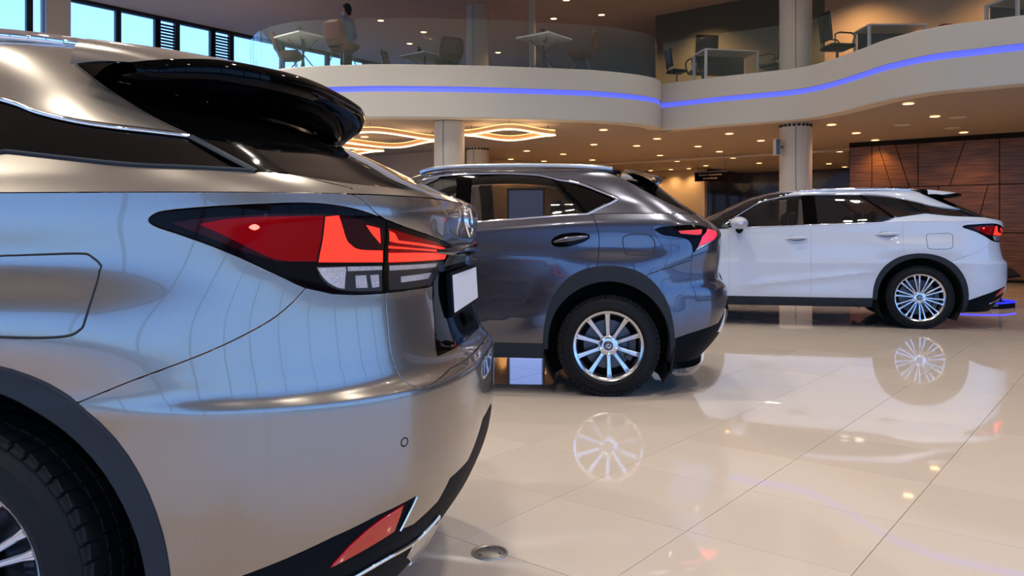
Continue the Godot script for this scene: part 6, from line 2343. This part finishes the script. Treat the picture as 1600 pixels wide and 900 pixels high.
# ---------------------------------------------------------------- small things
func build_small() -> void:
	# steel cover let into the floor
	var c := thing("floor_outlet", "round steel outlet cover set in the floor near the silver car's bumper", "outlet", Vector3(-0.083, 0.0, -2.942))
	var mb := MB.new()
	mb.lathe([Vector2(0.068, 0.0), Vector2(0.067, 0.004), Vector2(0.062, 0.006), Vector2(0.056, 0.005), Vector2(0.054, 0.002)], 48)
	obj("rim", mb, M.floor_steel, c)
	mb = MB.new()
	mb.lathe([Vector2(0.0, 0.004), Vector2(0.050, 0.004), Vector2(0.053, 0.002), Vector2(0.053, 0.0)], 48)
	obj("cover", mb, M.floor_steel, c)
	mb = MB.new()
	for k in 3:
		var a := TAU * k / 3 + 0.4
		mb = MB.new()
		mb.lathe([Vector2(0.006, 0.004), Vector2(0.005, 0.006), Vector2(0.0, 0.006)], 12, Vector3(cos(a) * 0.042, 0, sin(a) * 0.042))
		obj("screw", mb, M.steel, c)
	# hanging sign
	var p0 := gp(21.0, -9.62, 2.66)
	var s := thing("hanging_sign", "small black hanging sign with two lines of pale lettering", "sign", p0, -atan2(GS, GC))
	mb = MB.new()
	mb.box(Vector3.ZERO, Vector3(0.98, 0.24, 0.03), 0.004)
	obj("board", mb, M.sign_black, s)
	mb = MB.new()
	mb.box(Vector3(0, 0.135, 0), Vector3(1.0, 0.03, 0.035), 0.003)
	obj("top_rail", mb, M.cap_grey, s)
	var font := SystemFont.new()
	font.font_names = PackedStringArray(["Droid Sans"])
	for ln in [["Приём и оформление", 0.055], ["автомобилей", -0.045]]:
		var tm := TextMesh.new()
		tm.text = ln[0]
		tm.font = font
		tm.font_size = 32
		tm.pixel_size = 0.0021
		tm.depth = 0.002
		tm.material = M.sign_text
		var o := MeshInstance3D.new()
		o.mesh = tm
		o.name = "lettering"
		o.position = Vector3(-0.02, ln[1], 0.0165)
		s.add_child(o, true)
	for x in [-0.4, 0.4]:
		mb = MB.new()
		mb.cyl(Vector3(x, 0.14, 0), Vector3(x, SOFFIT - 2.66, 0), 0.005, 6)
		obj("hanger", mb, M.steel, s)
	# grey unit on the column
	c = thing("wall_speaker", "slim grey box fixed to the left side of the right column", "speaker", Vector3(5.30, 2.83, -15.93), 0.1)
	mb = MB.new()
	mb.box(Vector3.ZERO, Vector3(0.11, 0.34, 0.14), 0.015)
	obj("body", mb, M.column_white, c)
	mb = MB.new()
	mb.box(Vector3(0.0, 0, 0.071), Vector3(0.085, 0.30, 0.006), 0.002)
	obj("grille", mb, M.cap_grey, c)
	mb = MB.new()
	mb.box(Vector3(0.08, 0, -0.02), Vector3(0.12, 0.05, 0.04), 0.004)
	obj("bracket", mb, M.steel, c)
	# display stand edged with blue light behind the white car
	c = thing("display_stand", "low dark display stand edged in blue light behind the white car's bumper", "stand", Vector3(7.2, 0.0, -12.0), -0.1)
	mb = MB.new()
	var plan := PackedVector2Array([Vector2(-0.46, -0.08), Vector2(-0.34, -0.16), Vector2(0.10, -0.16), Vector2(0.42, 0.10), Vector2(0.42, 0.45), Vector2(-0.46, 0.45)])
	mb.prism(plan, Vector3(0, 0.0, 0), Vector3.RIGHT, Vector3.FORWARD, 0.075, 0.004)
	obj("platform", mb, M.satin_black, c)
	mb = MB.new()
	var ln2 := []
	for q in plan: ln2.append(Vector3(q.x * 1.01, 0.088, -q.y * 1.01 ))
	mb.tube(ln2, 0.014, 6, true)
	obj("blue_light_edge", mb, M.led_blue_bright, c)
	mb = MB.new()
	mb.box(Vector3(0.0, 0.06, 0.165), Vector3(0.10, 0.05, 0.006), 0.002)
	obj("number_badge", mb, M.cap_grey, c)
	mb = MB.new()
	mb.tube([Vector3(0.30, 0.07, -0.3), Vector3(0.32, 0.46, -0.32)], 0.02, 8)
	obj("post", mb, M.black, c)
	mb = MB.new()
	mb.box(Vector3(0.32, 0.50, -0.30), Vector3(0.42, 0.03, 0.30), 0.006, Basis(Vector3.BACK, 0.12) * Basis(Vector3.RIGHT, 0.35))
	obj("sloping_panel", mb, M.satin_black, c)
	# air outlets in the underside of the gallery
	for v in [["nearest the slotted column", 7.9, 16.1], ["closest to the gallery edge", 8.4, 15.0], ["nearest the walnut wall", 9.2, 16.6]]:
		c = thing("air_vent", "flat white round air outlet in the gallery underside, the one " + v[0], "vent", Vector3(v[1], SOFFIT, -v[2]), -atan2(GS, GC), "air outlets under the gallery")
		mb = MB.new()
		mb.lathe([Vector2(0.0, -0.02), Vector2(0.14, -0.018), Vector2(0.16, -0.008), Vector2(0.16, 0.005)], 28)
		obj("plate", mb, M.fascia_white, c)
		mb = MB.new()
		mb.lathe([Vector2(0.115, -0.0215), Vector2(0.125, -0.0215)], 28)
		obj("slot", mb, M.cap_grey, c)

	# screen on a stand, seen through the grey SUV's windows and under its sill
	c = thing("display_screen", "upright screen on a stand glowing dim blue, seen through the grey SUV's rear door window", "screen", Vector3(0.22, 0.0, -12.6), 0.0)
	mb = MB.new()
	mb.box(Vector3(0, 1.30, 0), Vector3(0.60, 1.08, 0.05), 0.008)
	obj("frame", mb, M.black, c)
	mb = MB.new()
	mb.box(Vector3(0, 1.30, 0.027), Vector3(0.54, 1.0, 0.004), 0.001)
	obj("screen", mb, M.screen_dim, c)
	mb = MB.new()
	mb.cyl(Vector3(0, 0.03, -0.02), Vector3(0, 0.8, -0.02), 0.03, 12)
	obj("post", mb, M.steel, c)
	mb = MB.new()
	mb.box(Vector3(0, 0.015, 0), Vector3(0.5, 0.03, 0.36), 0.006)
	obj("foot", mb, M.steel, c)
	var sl := AreaLight3D.new()
	sl.area_size = Vector2(0.5, 0.95)
	sl.position = Vector3(0, 1.30, 0.04)
	sl.rotation.y = PI
	sl.light_color = Color(0.6, 0.7, 1.0)
	sl.light_energy = 0.15
	sl.area_range = 40.0
	sl.area_attenuation = 2.0
	sl.shadow_enabled = true
	sl.name = "screen_light"
	c.add_child(sl)
